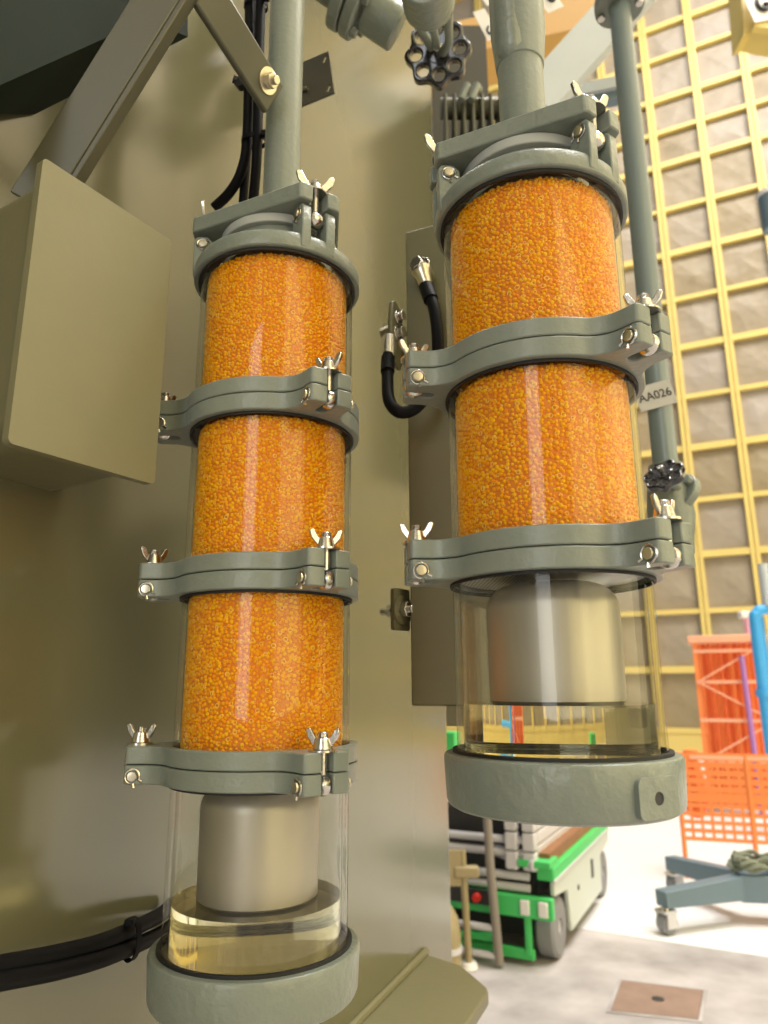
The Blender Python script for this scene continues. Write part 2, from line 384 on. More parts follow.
# ---------------------------------------------------------------- breathers
LUGS = [math.radians(a) for a in (-55, -175, 65)]
def flange_outline(rr=0.0825, tip=0.1115, w=0.0205, rf=0.026, slot_w=0.0050, slot_in=0.092, cr=0.004):
    out = []
    u = math.sqrt((rr+rf)**2-(w+rf)**2)
    ang_t = math.atan2(w+rf, u)                       # where the fillet meets the ring
    lug = []
    for k in range(9):                                 # fillet from ring to lug side (negative side first)
        a0 = math.atan2((w+rf), -u)                    # placeholder, replaced below
    def fil(sign):
        c = Vector((u, sign*(w+rf))); p_ring = c.normalized()*rr; p_side = Vector((u, sign*w))
        a1 = math.atan2(p_ring.y-c.y, p_ring.x-c.x); a2 = math.atan2(p_side.y-c.y, p_side.x-c.x)
        d = (a2-a1+PI) % (2*PI)-PI
        return [(c.x+rf*math.cos(a1+d*k/8), c.y+rf*math.sin(a1+d*k/8)) for k in range(9)]
    neg = fil(-1)
    corner = lambda sg: [(tip-cr+cr*math.cos(t), sg*(w-cr+cr*math.sin(t))) for t in ([PI/2, PI/4, 0] if sg < 0 else [0, PI/4, PI/2])]
    lug += neg+corner(-1)
    lug += [(tip, -slot_w)]+[(slot_in+slot_w*math.cos(t), slot_w*math.sin(t)) for t in [-PI/2-PI*k/6 for k in range(7)]]+[(tip, slot_w)]
    lug += corner(1)+fil(1)[::-1]
    base = sorted(LUGS)
    for i, a in enumerate(base):
        for x, y in lug: out.append((x*math.cos(a)-y*math.sin(a), x*math.sin(a)+y*math.cos(a)))
        nx = base[(i+1) % 3]+(2*PI if i == 2 else 0)
        g0, g1 = a+ang_t, nx-ang_t
        n = 22
        for k in range(1, n): t = g0+(g1-g0)*k/n; out.append((rr*math.cos(t), rr*math.sin(t)))
    return out
OUT_FL = flange_outline()
def wing_nut(bm, z, S=0.80):
    add_lathe(bm, [(0, z), (0.0078, z), (0.0072, z+0.003), (0.0058, z+0.009), (0, z+0.009)], 20)
    for s in (-1, 1):
        mx = Matrix.Translation((0, 0, z+0.0035)) @ Matrix.Rotation(s*math.radians(52), 4, 'Y') if False else None
        pts = [(0.0045, 0.000), (0.0085, 0.0015), (0.0150, 0.0095), (0.0172, 0.0165), (0.0150, 0.0185), (0.0118, 0.0175), (0.0085, 0.0115), (0.0050, 0.0075)]; pts = [(a*S, b*S) for a, b in pts]
        m4 = Matrix(((s, 0, 0, 0), (0, 0, 1, 0), (0, 1, 0, z+0.001), (0, 0, 0, 1)))
        add_prism(bm, pts, [], -0.0016, 0.0016, m4)
def make_joint_parts(root, e, first=None):
    """one clamped joint: lower flange, upper flange, gasket and three swing bolts"""
    bm = B(); add_prism(bm, OUT_FL, [circ(0.0754, 72)], 0.0, 0.0150); lo = obj('lower_flange', bm, M['paint'], root, bevel=0.0014, loc=(0, 0, e))
    bm = B(); add_prism(bm, OUT_FL, [circ(0.0754, 72)], 0.0158, 0.0300); up = obj('upper_flange', bm, M['paint'], root, bevel=0.0014, loc=(0, 0, e))
    bm = B(); add_lathe(bm, [(0.0752, -0.0022), (0.0772, -0.0022), (0.0772, 0.0005), (0.0752, 0.0005)], 72, close=True); gk = obj('gasket', bm, M['gasket'], root, loc=(0, 0, e))
    bm = B(); add_lathe(bm, [(0.0690, 0.0151), (0.0805, 0.0151), (0.0805, 0.0157), (0.0690, 0.0157)], 72, close=True); obj('joint_seal', bm, M['gasket'], root, loc=(0, 0, e))
    return lo, up, gk
def make_bolt(root, z_pin, z_top, ru, ang, half=0.0205, wing_yaw=0.0, pin_r=0.0041, side=-1, eye=0.0042, wing=0.80):
    """swing bolt: eye and shank (part) with pin, circlip, washer and wing nut (sub-parts)"""
    bm = B()
    add_lathe(bm, [(0, -0.0085), (0.004, -0.008), (0.0072, -0.0045), (0.0082, 0), (0.0072, 0.0045), (0.004, 0.008), (0.0032, 0.010)], 16, Matrix.Diagonal((0.62, 1, 1, 1)))
    # the eye is flattened along the pin, which runs along local y
    bm.free(); bm = B()
    add_lathe(bm, [(0, -eye), (0.0062, -eye), (0.0080, -eye*0.6), (0.0084, 0), (0.0080, eye*0.6), (0.0062, eye), (0, eye)], 20, Matrix.Rotation(PI/2, 4, 'X'))
    L = z_top-z_pin
    add_tube(bm, [(0, 0, 0.006), (0, 0, L+0.0145)], 0.0038, 12)
    for k in range(6): add_lathe(bm, [(0.0038, L+0.0095+k*0.0008), (0.0042, L+0.0099+k*0.0008), (0.0038, L+0.0103+k*0.0008)], 12)
    b = obj('swing_bolt', bm, M['steel'], root, loc=(ru*math.cos(ang), ru*math.sin(ang), z_pin)); b.rotation_euler = (0, 0, ang)
    bm = B(); add_lathe(bm, [(0, L), (0.0112, L), (0.0112, L+0.0016), (0, L+0.0016)], 24); obj('washer', bm, M['steel'], b)
    bm = B(); wing_nut(bm, L+0.0016, wing); w = obj('wing_nut', bm, M['steel'], b, bevel=0.0007, seg=2); w.rotation_euler = (0, 0, wing_yaw)
    bm = B(); add_tube(bm, [(0, -half-0.0022, 0), (0, half+0.0022, 0)], pin_r*0.72, 14)
    for s in (-1, 1): add_lathe(bm, [(0, 0), (pin_r*0.95, 0), (pin_r, 0.0006), (pin_r*0.9, 0.0019), (0, 0.0022)], 18, Matrix.Translation((0, s*(half+0.0012), 0)) @ Matrix.Rotation(-s*PI/2, 4, 'X'))
    obj('pivot_pin', bm, M['brass'], b)
    bm = B()
    n = 18; yy = side*(half+0.0008)
    tt = [-PI*0.55+1.7*PI*k/n for k in range(n+1)]
    pts = [(math.cos(tt[0])*0.0090, yy, math.sin(tt[0])*0.0090)]+[(math.cos(t)*0.0058, yy, math.sin(t)*0.0058) for t in tt]+[(math.cos(tt[-1])*0.0090, yy, math.sin(tt[-1])*0.0090)]
    add_tube(bm, pts, [0.0014, 0.0011]+[0.0009]*(n-1)+[0.0011, 0.0014], 6)
    obj('circlip', bm, M['steel'], b)
    return b

def gel_nodes():
    g = bpy.data.node_groups.new('silica_beads', 'GeometryNodeTree')
    g.interface.new_socket('Geometry', in_out='INPUT', socket_type='NodeSocketGeometry'); g.interface.new_socket('Geometry', in_out='OUTPUT', socket_type='NodeSocketGeometry')
    N = g.nodes; L = g.links
    gi = N.new('NodeGroupInput'); go = N.new('NodeGroupOutput')
    def scatter(dens, dmin, seed, coll_obj, smin, smax, align):
        d = N.new('GeometryNodeDistributePointsOnFaces'); d.distribute_method = 'POISSON'
        d.inputs['Distance Min'].default_value = dmin; d.inputs['Density Max'].default_value = dens; d.inputs['Seed'].default_value = seed
        L.new(gi.outputs[0], d.inputs['Mesh'])
        i = N.new('GeometryNodeInstanceOnPoints'); oi = N.new('GeometryNodeObjectInfo'); oi.inputs['Object'].default_value = coll_obj; oi.inputs['As Instance'].default_value = True
        L.new(d.outputs['Points'], i.inputs['Points']); L.new(oi.outputs['Geometry'], i.inputs['Instance'])
        r = N.new('FunctionNodeRandomValue'); r.data_type = 'FLOAT'
        r.inputs[2].default_value = smin; r.inputs[3].default_value = smax; r.inputs['Seed'].default_value = seed+3
        L.new(r.outputs[1], i.inputs['Scale'])
        if align: L.new(d.outputs['Rotation'], i.inputs['Rotation'])
        return i
    return g, gi, go, scatter
# ---- bead shapes (tiny; live under the first chamber)
def make_gel_group(bead, ring):
    g, gi, go, scatter = gel_nodes()
    a = scatter(400000, 0.0024, 1, bead, 0.75, 1.1, True)
    b = scatter(60000, 0.0066, 5, ring, 0.6, 1.15, True)
    j = g.nodes.new('GeometryNodeJoinGeometry')
    g.links.new(gi.outputs[0], j.inputs[0]); g.links.new(a.outputs[0], j.inputs[0]); g.links.new(b.outputs[0], j.inputs[0])
    g.links.new(j.outputs[0], go.inputs[0]); return g
def make_breather(name, label, xy, e_list, z_glass_bottom, pads, yaws, pipe_r, pipe_top):
    root = thing(name, label, 'dehydrating breather', (xy[0], xy[1], 0), group='hanging silica gel breathers')
    e_cap = e_list[0]
    # --- cap ring with ears
    bm = B(); add_lathe(bm, [(0.0754, 0), (0.0815, 0), (0.0822, 0.0015), (0.0822, 0.012), (0.0800, 0.0165), (0.060, 0.0175), (0.060, 0.012), (0.0754, 0.010)], 72, close=True)
    cap = obj('cap_ring', bm, M['cast'], root, bevel=0.001, loc=(0, 0, e_cap))
    for a in LUGS:
        bm = B()
        for s in (-1, 1):
            pr = [(0.058, 0.010), (0.0812, 0.002), (0.0825, 0.012), (0.0825, 0.043), (0.0800, 0.047), (0.069, 0.047), (0.064, 0.042), (0.062, 0.022)]
            mx = Matrix.Rotation(a, 4, 'Z') @ Matrix(((1, 0, 0, 0), (0, 0, 1, 0), (0, 1, 0, 0), (0, 0, 0, 1)))
            add_prism(bm, pr, [], s*0.0080, s*0.0175, mx)
        obj('ear', bm, M['cast'], cap, bevel=0.0012)
    bm = B(); add_lathe(bm, [(0.0752, -0.0028), (0.0778, -0.0028), (0.0778, 0.0005), (0.0752, 0.0005)], 72, close=True); obj('gasket', bm, M['gasket'], root, loc=(0, 0, e_cap))
    bm = B(); add_lathe(bm, [(0, 0.0165), (0.053, 0.0165), (0.053, 0.041), (0, 0.041)], 64); obj('neck', bm, M['cast'], root, loc=(0, 0, e_cap))
    bm = B(); add_lathe(bm, [(0, 0.0405), (0.0585, 0.0405), (0.0585, 0.0499), (0, 0.0499)], 64); obj('seal_disc', bm, M['white_seal'], root, bevel=0.001, loc=(0, 0, e_cap))
    pl = []
    for a in sorted(LUGS):
        tip, w, sw, cr = 0.0845, 0.0230, 0.0078, 0.005
        q = [(tip-cr+cr*math.sin(t), -w+cr-cr*math.cos(t)) for t in (0, PI/4, PI/2)]+[(tip, -sw)]
        q += [(0.068+sw*math.cos(t), sw*math.sin(t)) for t in [-PI/2-PI*k/6 for k in range(7)]]+[(tip, sw)]
        q += [(tip-cr+cr*math.cos(t), w-cr+cr*math.sin(t)) for t in (0, PI/4, PI/2)]
        pl += [(x*math.cos(a)-y*math.sin(a), x*math.sin(a)+y*math.cos(a)) for x, y in q]
    slots = []
    bm = B(); add_prism(bm, pl, slots, 0.0500, 0.0665); obj('top_plate', bm, M['cast'], root, bevel=0.0018, loc=(0, 0, e_cap))
    for i, a in enumerate(LUGS): make_bolt(root, e_cap+0.0385, e_cap+0.0665, 0.0735, a, half=0.0175, wing_yaw=yaws[0][i], side=(-1, 1, 1)[i], eye=0.0062, wing=1.12)
    # --- joints
    for j, e in enumerate(e_list[1:]):
        make_joint_parts(root, e)
        for i, a in enumerate(LUGS): make_bolt(root, e+0.0065, e+0.0300, 0.1035, a, wing_yaw=yaws[j+1][i], side=(-1, 1, 1)[i])
    # --- tubes and gel
    tops = e_list; 
    for j in range(len(e_list)):
        zt = e_list[j]+0.010
        zb = (e_list[j+1]+0.016) if j < len(e_list)-1 else z_glass_bottom
        if j == len(e_list)-1: zt = e_list[j]+0.012
        bm = B(); add_lathe(bm, [(0.0698, 0), (0.075, 0), (0.075, zt-zb), (0.0698, zt-zb)], 96, close=True)
        gt = obj('glass_tube' if j < len(e_list)-1 else 'oil_cup_glass', bm, M['glass'], root, loc=(0, 0, zb))
        if j < len(e_list)-1:
            z0 = e_list[j+1]+0.022; z1 = e_list[j]-0.001
            bm = B(); seg = 96
            add_lathe(bm, [(0, 0), (0.0675, 0), (0.0675, z1-z0), (0, z1-z0)], seg)
            gel = obj('silica_gel', bm, M['gel_core'], root, loc=(0, 0, z0), kind='stuff')
            global BEADS
            if BEADS is None:
                b2 = B(); bmesh.ops.create_icosphere(b2, subdivisions=2, radius=0.0017); bo = obj('bead', b2, M['bead'], gel, kind='stuff'); 
                b3 = B(); add_tube(b3, [(0.0015*math.cos(t), 0.0015*math.sin(t), 0.00135) for t in [2*PI*k/12 for k in range(12)]], 0.00023, 5, closed=True); ro = obj('bead_glint_ring', b3, M['bead_glint'], gel, kind='stuff')  # thin rings added to stand for refraction highlights on the beads
                BEADS = make_gel_group(bo, ro)
            md = gel.modifiers.new('beads', 'NODES'); md.node_group = BEADS
    # --- oil cup
    eb = e_list[-1]; zb = z_glass_bottom
    bm = B(); add_lathe(bm, [(0.0, 0), (0.0695, 0), (0.0695, 0.0015), (0, 0.0015)], 64); obj('perforated_plate', bm, M['perf'], root, loc=(0, 0, eb+0.003))
    h0, h1 = zb+0.0335, eb+0.001
    prof = [(0, h0), (0.046, h0), (0.0495, h0+0.0025)]+[(0.050-0.020*(1-math.cos(t)), h1-0.022+0.020*math.sin(t)) for t in [PI/2*k/8 for k in range(9)]]+[(0, h1-0.002)]
    bm = B(); add_lathe(bm, [(r, z-h0) for r, z in prof], 64); obj('filter_can', bm, M['can'], root, loc=(0, 0, h0))
    bm = B(); add_lathe(bm, [(0, -0.0018), (0.0692, -0.0018), (0.0692, 0.034), (0, 0.034)], 80); obj('oil', bm, M['oil'], root, loc=(0, 0, zb))
    bm = B(); add_lathe(bm, [(0.064, 0.002), (0.0685, 0.010), (0.055, 0.016), (0.030, 0.022), (0.018, 0.020), (0, 0.020)], 64); 
    bm.free()
    base = [(0, -0.0385), (0.040, -0.0385), (0.0785, -0.0375), (0.0820, -0.0355), (0.0835, -0.032), (0.0850, -0.004), (0.0838, -0.0005), (0.0752, 0.0), (0.0752, -0.008), (0.066, -0.010), (0, -0.010)]
    bm = B(); add_lathe(bm, base, 72); bs = obj('base_cap', bm, M['cast'], root, loc=(0, 0, zb), bevel=0.001)
    bm = B(); add_lathe(bm, [(0, -0.0035), (0.0748, -0.0035), (0.0748, -0.0022), (0, -0.0022)], 64); obj('cup_floor', bm, M['dark_olive'], root, loc=(0, 0, zb))
    bm = B(); add_lathe(bm, [(0.0752, -0.002), (0.0785, -0.002), (0.0785, 0.0022), (0.0752, 0.0022)], 72, close=True); obj('gasket', bm, M['gasket'], root, loc=(0, 0, zb))
    for a in pads:
        mx = Matrix.Rotation(a, 4, 'Z') @ Matrix(((0, 0, 1, 0), (1, 0, 0, 0), (0, 1, 0, 0), (0, 0, 0, 1)))
        bm = B(); add_prism(bm, round_rect(-0.018, 0.018, -0.034, -0.009, 0.005), [circ(0.0042, 16, 0, -0.022)], 0.070, 0.0862, mx); obj('drain_boss', bm, M['cast'], bs, bevel=0.0012)
        bm = B(); add_lathe(bm, [(0, 0.0851), (0.0042, 0.0851), (0.0042, 0.0853), (0, 0.0853)], 14, Matrix.Rotation(a, 4, 'Z') @ Matrix(((0, 0, 1, 0), (1, 0, 0, 0), (0, 1, 0, -0.022), (0, 0, 0, 1)))); obj('threaded_hole', bm, M['dark_metal'], bs)
    return root
BEADS = None
LX, RX = (-0.1063, 0.6503), (0.12835, 0.5505)
yw = lambda *d: [math.radians(x) for x in d]
make_breather('silica_gel_breather', 'taller hanging glass cylinder of three orange bead chambers over an oil cup', LX,
              [1.885, 1.727, 1.574, 1.420], 1.295, [math.radians(62)], [yw(75, 80, 0), yw(25, 60, 0), yw(70, 40, 0), yw(40, 165, 0)], 0.02, 2.9)
make_breather('silica_gel_breather', 'shorter hanging glass cylinder of two orange bead chambers over an oil cup', RX,
              [1.885, 1.727, 1.574], 1.451, [math.radians(-60), math.radians(60)], [yw(80, 10, 0), yw(40, 20, 0), yw(95, 160, 0)], 0.0225, 2.9)

# ---------------------------------------------------------------- things around the taller cylinder
def box_bar(bm, a, b, w, t, wdir, r=0.0):
    """bar of width w (along wdir) and thickness t from a to b"""
    L = (Vector(b)-Vector(a)).length; add_box(bm, -w/2, w/2, -t/2, t/2, 0, L, bar_mx(a, b, wdir))
def add_hex(bm, p, axis, r, h):
    mx = axes(Vector(p), axis); add_prism(bm, circ(r, 6), [], 0, h, mx)
def add_disc(bm, p, axis, r, h, seg=24):
    add_lathe(bm, [(0, 0), (r, 0), (r, h), (0, h)], seg, axes(Vector(p), axis))

def riser(name, label, xy, r, z0, z1, extra):
    t = thing(name, label, 'pipe', (xy[0], xy[1], z0), group='riser pipes above the cylinders')
    bm = B(); add_tube(bm, [(0, 0, 0), (0, 0, z1-z0)], r, 32); obj('pipe', bm, M['paint'], t)
    bm = B(); add_lathe(bm, [(0, 0), (r+0.010, 0), (r+0.007, 0.004), (r+0.002, 0.009), (r, 0.012), (0, 0.012)], 32); obj('weld_collar', bm, M['paint'], t)
    for z, rr, h in extra:
        bm = B(); add_lathe(bm, [(0, 0), (rr*0.86, 0), (rr, h*0.2), (rr, h*0.8), (rr*0.86, h), (0, h)], 32); obj('coupling', bm, M['paint'], t, loc=(0, 0, z-z0), bevel=0.001)
    return t
Z_PL = 1.885+0.0666
riser('riser_pipe', 'grey green pipe rising from the taller cylinder beside two black cables', LX, 0.0190, Z_PL, 2.75, [])
rp = riser('riser_pipe', 'thick grey green pipe rising from the shorter cylinder past a fluted elbow casting', RX, 0.0208, Z_PL, 2.7, [(2.055, 0.0255, 0.20)])
bm = B(); add_tube(bm, [(-0.009, -0.010, 0.10), (-0.009, -0.010, 0.104), (-0.009, -0.010, 0.112), (-0.009, -0.010, 0.30)], [0.002, 0.010, 0.0145, 0.0150], 16); obj('boss', bm, M['cast'], rp)

# V bracket: a sloping channel and a flat arm that holds the pipe
br = thing('pipe_bracket', 'V shaped olive bracket of a sloping channel and a flat arm bolted to a pipe', 'bracket', at(45, 178, 0.52))
inv = Matrix.Translation(-br.location)
def part(name, bm, m, root, **k):
    bmesh.ops.transform(bm, matrix=Matrix.Translation(-root.location), verts=bm.verts[:]); return obj(name, bm, m, root, **k)
p0, p1 = at(30, 203, 0.535), at(181, -40, 0.50)
wd_ = Vector((0.80, -0.10, 0.58))
bm = B(); box_bar(bm, p0, p1, 0.038, 0.005, wd_)
off = (p1-p0).normalized().cross(wd_).normalized()
if off.y < 0: off = -off
wn = (wd_-(p1-p0).normalized()*wd_.dot((p1-p0).normalized())).normalized()
part('channel_face', bm, M['bracket'], br, bevel=0.001)
sgn = 1 if wn.x > 0 else -1
q0 = p0+wn*sgn*0.0185+off*0.006; q1 = p1+wn*sgn*0.0185+off*0.006
bm = B(); box_bar(bm, q0+wn*sgn*0.003, q1+wn*sgn*0.003, 0.015, 0.005, off); part('channel_flange', bm, M['bracket'], br, bevel=0.001)
a0, a1 = at(203, -12, 0.515), at(273, 100, 0.618)
ad = (a1-a0).normalized(); aw = Vector((0, 1, 0)).cross(ad).normalized()
bm = B(); box_bar(bm, a0, a1, 0.038, 0.008, aw); part('flat_arm', bm, M['bracket'], br, bevel=0.0025)
an = ad.cross(aw).normalized(); an = an if an.y < 0 else -an
bc = a0+(a1-a0)*0.84+aw*0.004*(1 if aw.x > 0 else -1)
bm = B(); add_disc(bm, bc+an*0.003, an, 0.0125, 0.0025); part('washer', bm, M['brass'], br)
bm = B(); add_hex(bm, bc+an*0.0055, an, 0.0078, 0.007); add_disc(bm, bc+an*0.0125, an, 0.0042, 0.005, 14); part('bolt', bm, M['brass'], br, bevel=0.0006)

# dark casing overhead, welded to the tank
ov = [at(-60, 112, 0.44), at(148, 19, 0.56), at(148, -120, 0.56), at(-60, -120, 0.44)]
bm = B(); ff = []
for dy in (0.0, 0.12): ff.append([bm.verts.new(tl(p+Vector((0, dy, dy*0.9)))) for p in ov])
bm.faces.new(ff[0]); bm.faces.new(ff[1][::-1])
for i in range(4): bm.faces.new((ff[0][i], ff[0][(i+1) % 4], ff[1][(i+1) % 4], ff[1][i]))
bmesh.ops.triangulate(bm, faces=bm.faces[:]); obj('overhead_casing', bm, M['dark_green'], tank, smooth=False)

# two vertical black cables with ties, one branching off
def cable(name, label, pts, r, m='black', n=8, group=None, cat='cable'):
    t = thing(name, label, cat, Vector(pts[0]), group=group or 'black power cables on the tank')
    bm = B(); add_tube(bm, smooth_path([Vector(p)-Vector(pts[0]) for p in pts], n), r, 14); obj('sheath', bm, M[m], t); return t
c1 = cable('power_cable', 'black cable running straight down just beside the riser pipe, inner one of two', [at(262, -40, 0.70), at(259, 60, 0.70), at(257, 150, 0.70), at(252, 215, 0.72)], 0.0058)
c2 = cable('power_cable', 'black cable running down at the far side of its twin, bending at the foot', [at(250, -40, 0.705), at(249, 60, 0.705), at(247, 140, 0.705), at(241, 172, 0.71), at(230, 192, 0.72), at(214, 208, 0.73)], 0.0058)
c3 = cable('power_cable', 'black cable straight between the bending cable and its twin', [at(254, -40, 0.712), at(252, 60, 0.712), at(247, 150, 0.715), at(242, 215, 0.73)], 0.0052)
for px, py, lab in ((256, 6, 'black cable tie round the cables at the picture top'), (254, 141, 'black cable tie round the cables below the flat arm')):
    p = at(px, py, 0.705); t = thing('cable_tie', lab, 'cable tie', p, group='black cable ties')
    bm = B(); add_lathe(bm, [(0.0118, -0.003), (0.0128, -0.003), (0.0128, 0.003), (0.0118, 0.003)], 24, Matrix.Diagonal((1.15, 0.85, 1, 1)), close=True); obj('strap', bm, M['black'], t)
    bm = B(); add_box(bm, 0.010, 0.018, -0.014, -0.008, -0.004, 0.004); obj('tie_head', bm, M['black'], t, bevel=0.001)
# small bolt stub on the cables
p = at(243, 86, 0.70); t = thing('clip_stud', 'small dark stud on the cables below the flat arm', 'stud', p)
bm = B(); add_disc(bm, (0, 0, 0), (-0.4, -0.9, 0), 0.007, 0.008, 14); obj('head', bm, M['gasket'], t)
bm = B(); add_disc(bm, (0, 0, 0.004), (-0.9, -0.3, 0.2), 0.0045, 0.012, 12); obj('shank', bm, M['gasket'], t)

# small square plate behind the riser pipe
cs = [at(298, 64, 0.92), at(334, 53, 0.90), at(334, 92, 0.90), at(298, 107, 0.92)]
t = thing('blank_plate', 'small dark square plate with two slots standing out behind the riser pipe', 'plate', cs[3])
mxq = axes(cs[3], (cs[1]-cs[3]).cross(cs[0]-cs[3]), cs[2]-cs[3])
W_, H_ = (cs[2]-cs[3]).length, (cs[0]-cs[3]).length
slot = lambda cx, cy: [(cx+0.0022*math.cos(a)+(0.003 if math.sin(a) > 0 else -0.003)*0.7, cy+0.0022*math.sin(a)+(0.004 if math.sin(a) > 0 else -0.004)) for a in [2*PI*k/14+0.01 for k in range(14)]]
mloc = mxq.copy(); mloc.translation = (0, 0, 0)
bm = B(); add_prism(bm, [(0, 0), (W_, 0), (W_, H_), (0, H_)], [slot(W_-0.008, 0.012), slot(W_-0.008, H_-0.012)], -0.004, 0, mloc)
bmesh.ops.scale(bm, vec=(1, 1, 1), verts=bm.verts[:]); obj('plate', bm, M['dark_olive'], t, bevel=0.0006)
bm = B(); add_tube(bm, [mloc @ Vector((0.004, H_*0.35, 0.003)), mloc @ Vector((0.020, H_*0.28, 0.004))], 0.003, 8); obj('stud', bm, M['tank_plain'], t)

# ---------------------------------------------------------------- hand wheels and valves
def wheel_mesh(bm, R, lobes, thick, mx):
    out = []
    n = lobes*14
    for k in range(n):
        a = 2*PI*k/n; out.append(((R*(0.93+0.075*math.cos(lobes*a)))*math.cos(a), (R*(0.93+0.075*math.cos(lobes*a)))*math.sin(a)))
    holes = [circ(R*0.185, 14, R*0.66*math.cos(2*PI*k/lobes), R*0.66*math.sin(2*PI*k/lobes)) for k in range(lobes)]
    add_prism(bm, out, holes, -thick/2, thick/2, mx)
def hand_wheel(root, p, axis, R, lobes=8, thick=0.012, x=None):
    bm = B(); mx = axes((0, 0, 0), axis, x); wheel_mesh(bm, R, lobes, thick, mx)
    w = obj('hand_wheel', bm, M['wheel_black'], root, bevel=0.003, seg=3, loc=Vector(p)-root.location)
    bm = B(); add_lathe(bm, [(0, -0.010), (R*0.34, -0.010), (R*0.40, -0.004), (R*0.40, 0.004), (R*0.34, 0.010), (0, 0.010)], 24, mx); obj('hub', bm, M['wheel_black'], w)
    bm = B(); add_tube(bm, [mx @ Vector((0, 0, -0.022)), mx @ Vector((0, 0, 0.022))], R*0.13, 12); obj('spindle_nut', bm, M['steel'], w, bevel=0.0006)
    return w
gv = thing('gate_valve', 'grey green valve with a black lobed hand wheel, high before the tank wall', 'valve', at(378, -10, 0.98))
wc = at(438, 54, 0.93); ax = (at(438, 54, 0.93)-at(395, -40, 1.0)).normalized()
ax = Vector((0.17, 0.93, 0.31)).normalized()
hand_wheel(gv, wc, ax, 0.053, 8, 0.017)
vb = wc-ax*0.15
def seg_tube(name, a, b, r, m, root, seg=18, **k):
    bm = B(); add_tube(bm, [Vector(a)-root.location, Vector(b)-root.location], r, seg); return obj(name, bm, m, root, **k)
seg_tube('stem', wc-ax*0.16, wc+ax*0.02, 0.006, M['paint'], gv)
sx = ax.cross(Vector((0, 1, 0))).normalized()
for s in (-1, 1):
    bm = B(); add_tube(bm, [Vector(q)-gv.location for q in (wc-ax*0.13+sx*s*0.030, wc-ax*0.05+sx*s*0.024, wc-ax*0.012+sx*s*0.010)], [0.007, 0.006, 0.007], 12); obj('yoke_arm', bm, M['paint'], gv)
seg_tube('bonnet', wc-ax*0.19, wc-ax*0.125, 0.036, M['cast'], gv, 28, bevel=0.003)
f0 = at(352, -2, 0.87); fx = Vector((0.86, 0.25, -0.45)).normalized()
for k, (d, r, h) in enumerate(((-0.018, 0.052, 0.018), (0.0035, 0.052, 0.018), (0.027, 0.033, 0.055))):
    bm = B(); add_disc(bm, f0+fx*d-gv.location, fx, r, h, 36); obj('body_flange' if k < 2 else 'body', bm, M['cast'], gv, bevel=0.003)
seg_tube('body_neck', f0-fx*0.09, f0, 0.030, M['cast'], gv, 28)
for k in range(5):
    aa, bb = frame_of(fx); an_ = 2*PI*k/5+0.6
    pp = f0+fx*0.022+(aa*math.cos(an_)+bb*math.sin(an_))*0.042
    bm = B(); add_hex(bm, pp-gv.location, fx, 0.008, 0.010); obj('bolt', bm, M['paint'], gv, bevel=0.0008)

# ---------------------------------------------------------------- radiator, post, earthing lead
rd = thing('radiator', 'olive finned radiator bank behind the thick riser pipe', 'radiator', at(472, 120, 1.75))
xa, xb = at(446, 120, 1.75), at(520, 120, 1.75)
for k in range(9):
    f = k/8; x = xa.x+(xb.x-xa.x)*f-rd.location.x
    bm = B(); add_prism(bm, round_rect(-0.0055, 0.0055, 0, 0.34, 0.005, 4), [], -1.1, 0.02)
    o = obj('fin', bm, M['radiator'], rd, loc=(x, 0.0, 0.075)); o.rotation_euler = (0, 0, math.radians(-4))
bm = B(); add_tube(bm, [(xa.x-rd.location.x-0.01, 0.05, 0.085), (xb.x-rd.location.x+0.05, 0.05, 0.085)], 0.03, 20); obj('header', bm, M['tank_plain'], rd)
for k, dx in enumerate((-0.032, -0.003)):
    bm = B(); add_tube(bm, [(dx, -0.02, 0.05), (dx+0.018, -0.02, 0.10), (dx+0.03, 0.02, 0.125)], 0.011, 14); obj('elbow', bm, M['paint'], rd)
bm = B(); add_box(bm, -0.085, 0.11, 0.33, 0.36, -0.2, 0.7); obj('backplate', bm, M['dark_olive'], rd)

pa_, pb_ = at(411, 235, 0.80), at(411, 706, 0.80)
zt_, zb_ = at(411, 232, 0.80).z, at(411, 706, 0.80).z
PX = at(411, 706, 0.80)
post = thing('support_post', 'flat grey green post plate standing close behind the shorter cylinder', 'post', (PX.x, PX.y, zb_), (0, 0, math.atan2(-0.40, 0.92)))
bm = B(); add_box(bm, 0, 0.135, 0, 0.05, 0, zt_-zb_); obj('post_plate', bm, M['tank_plain'], post, bevel=0.0025)
bm = B(); add_prism(bm, [(0.01, 0), (0.05, 0), (0.05, 0.05)], [], -0.02, 0.0, None); obj('foot_gusset', bm, M['tank_plain'], post, loc=(0.03, 0, 0))
def local_post(p):
    return post.matrix_world.inverted() @ Vector(p)
bpy.context.view_layer.update()
# lower bracket with bolt
t = thing('stay_bracket', 'small lug plate with bolt and washer at the lower side of the post', 'bracket', at(402, 610, 0.81))
bm = B(); add_prism(bm, round_rect(-0.014, 0.014, -0.023, 0.024, 0.003), [], -0.005, 0, axes((0, 0, 0), (0.75, -0.66, 0), (0.66, 0.75, 0))); obj('lug_plate', bm, M['tank_plain'], t, bevel=0.001)
ln = Vector((0.75, -0.66, 0))
bm = B(); add_disc(bm, ln*0.0, ln, 0.0165, 0.003); obj('washer', bm, M['tank_plain'], t)
bm = B(); add_hex(bm, ln*0.003, ln, 0.009, 0.008); add_disc(bm, ln*0.011, ln, 0.0045, 0.006, 12); obj('bolt', bm, M['steel'], t, bevel=0.0006)
bm = B(); add_tube(bm, [-ln*0.003, -ln*0.03], 0.0045, 12); add_hex(bm, -ln*0.012, -ln, 0.008, 0.007); obj('stud', bm, M['steel'], t)
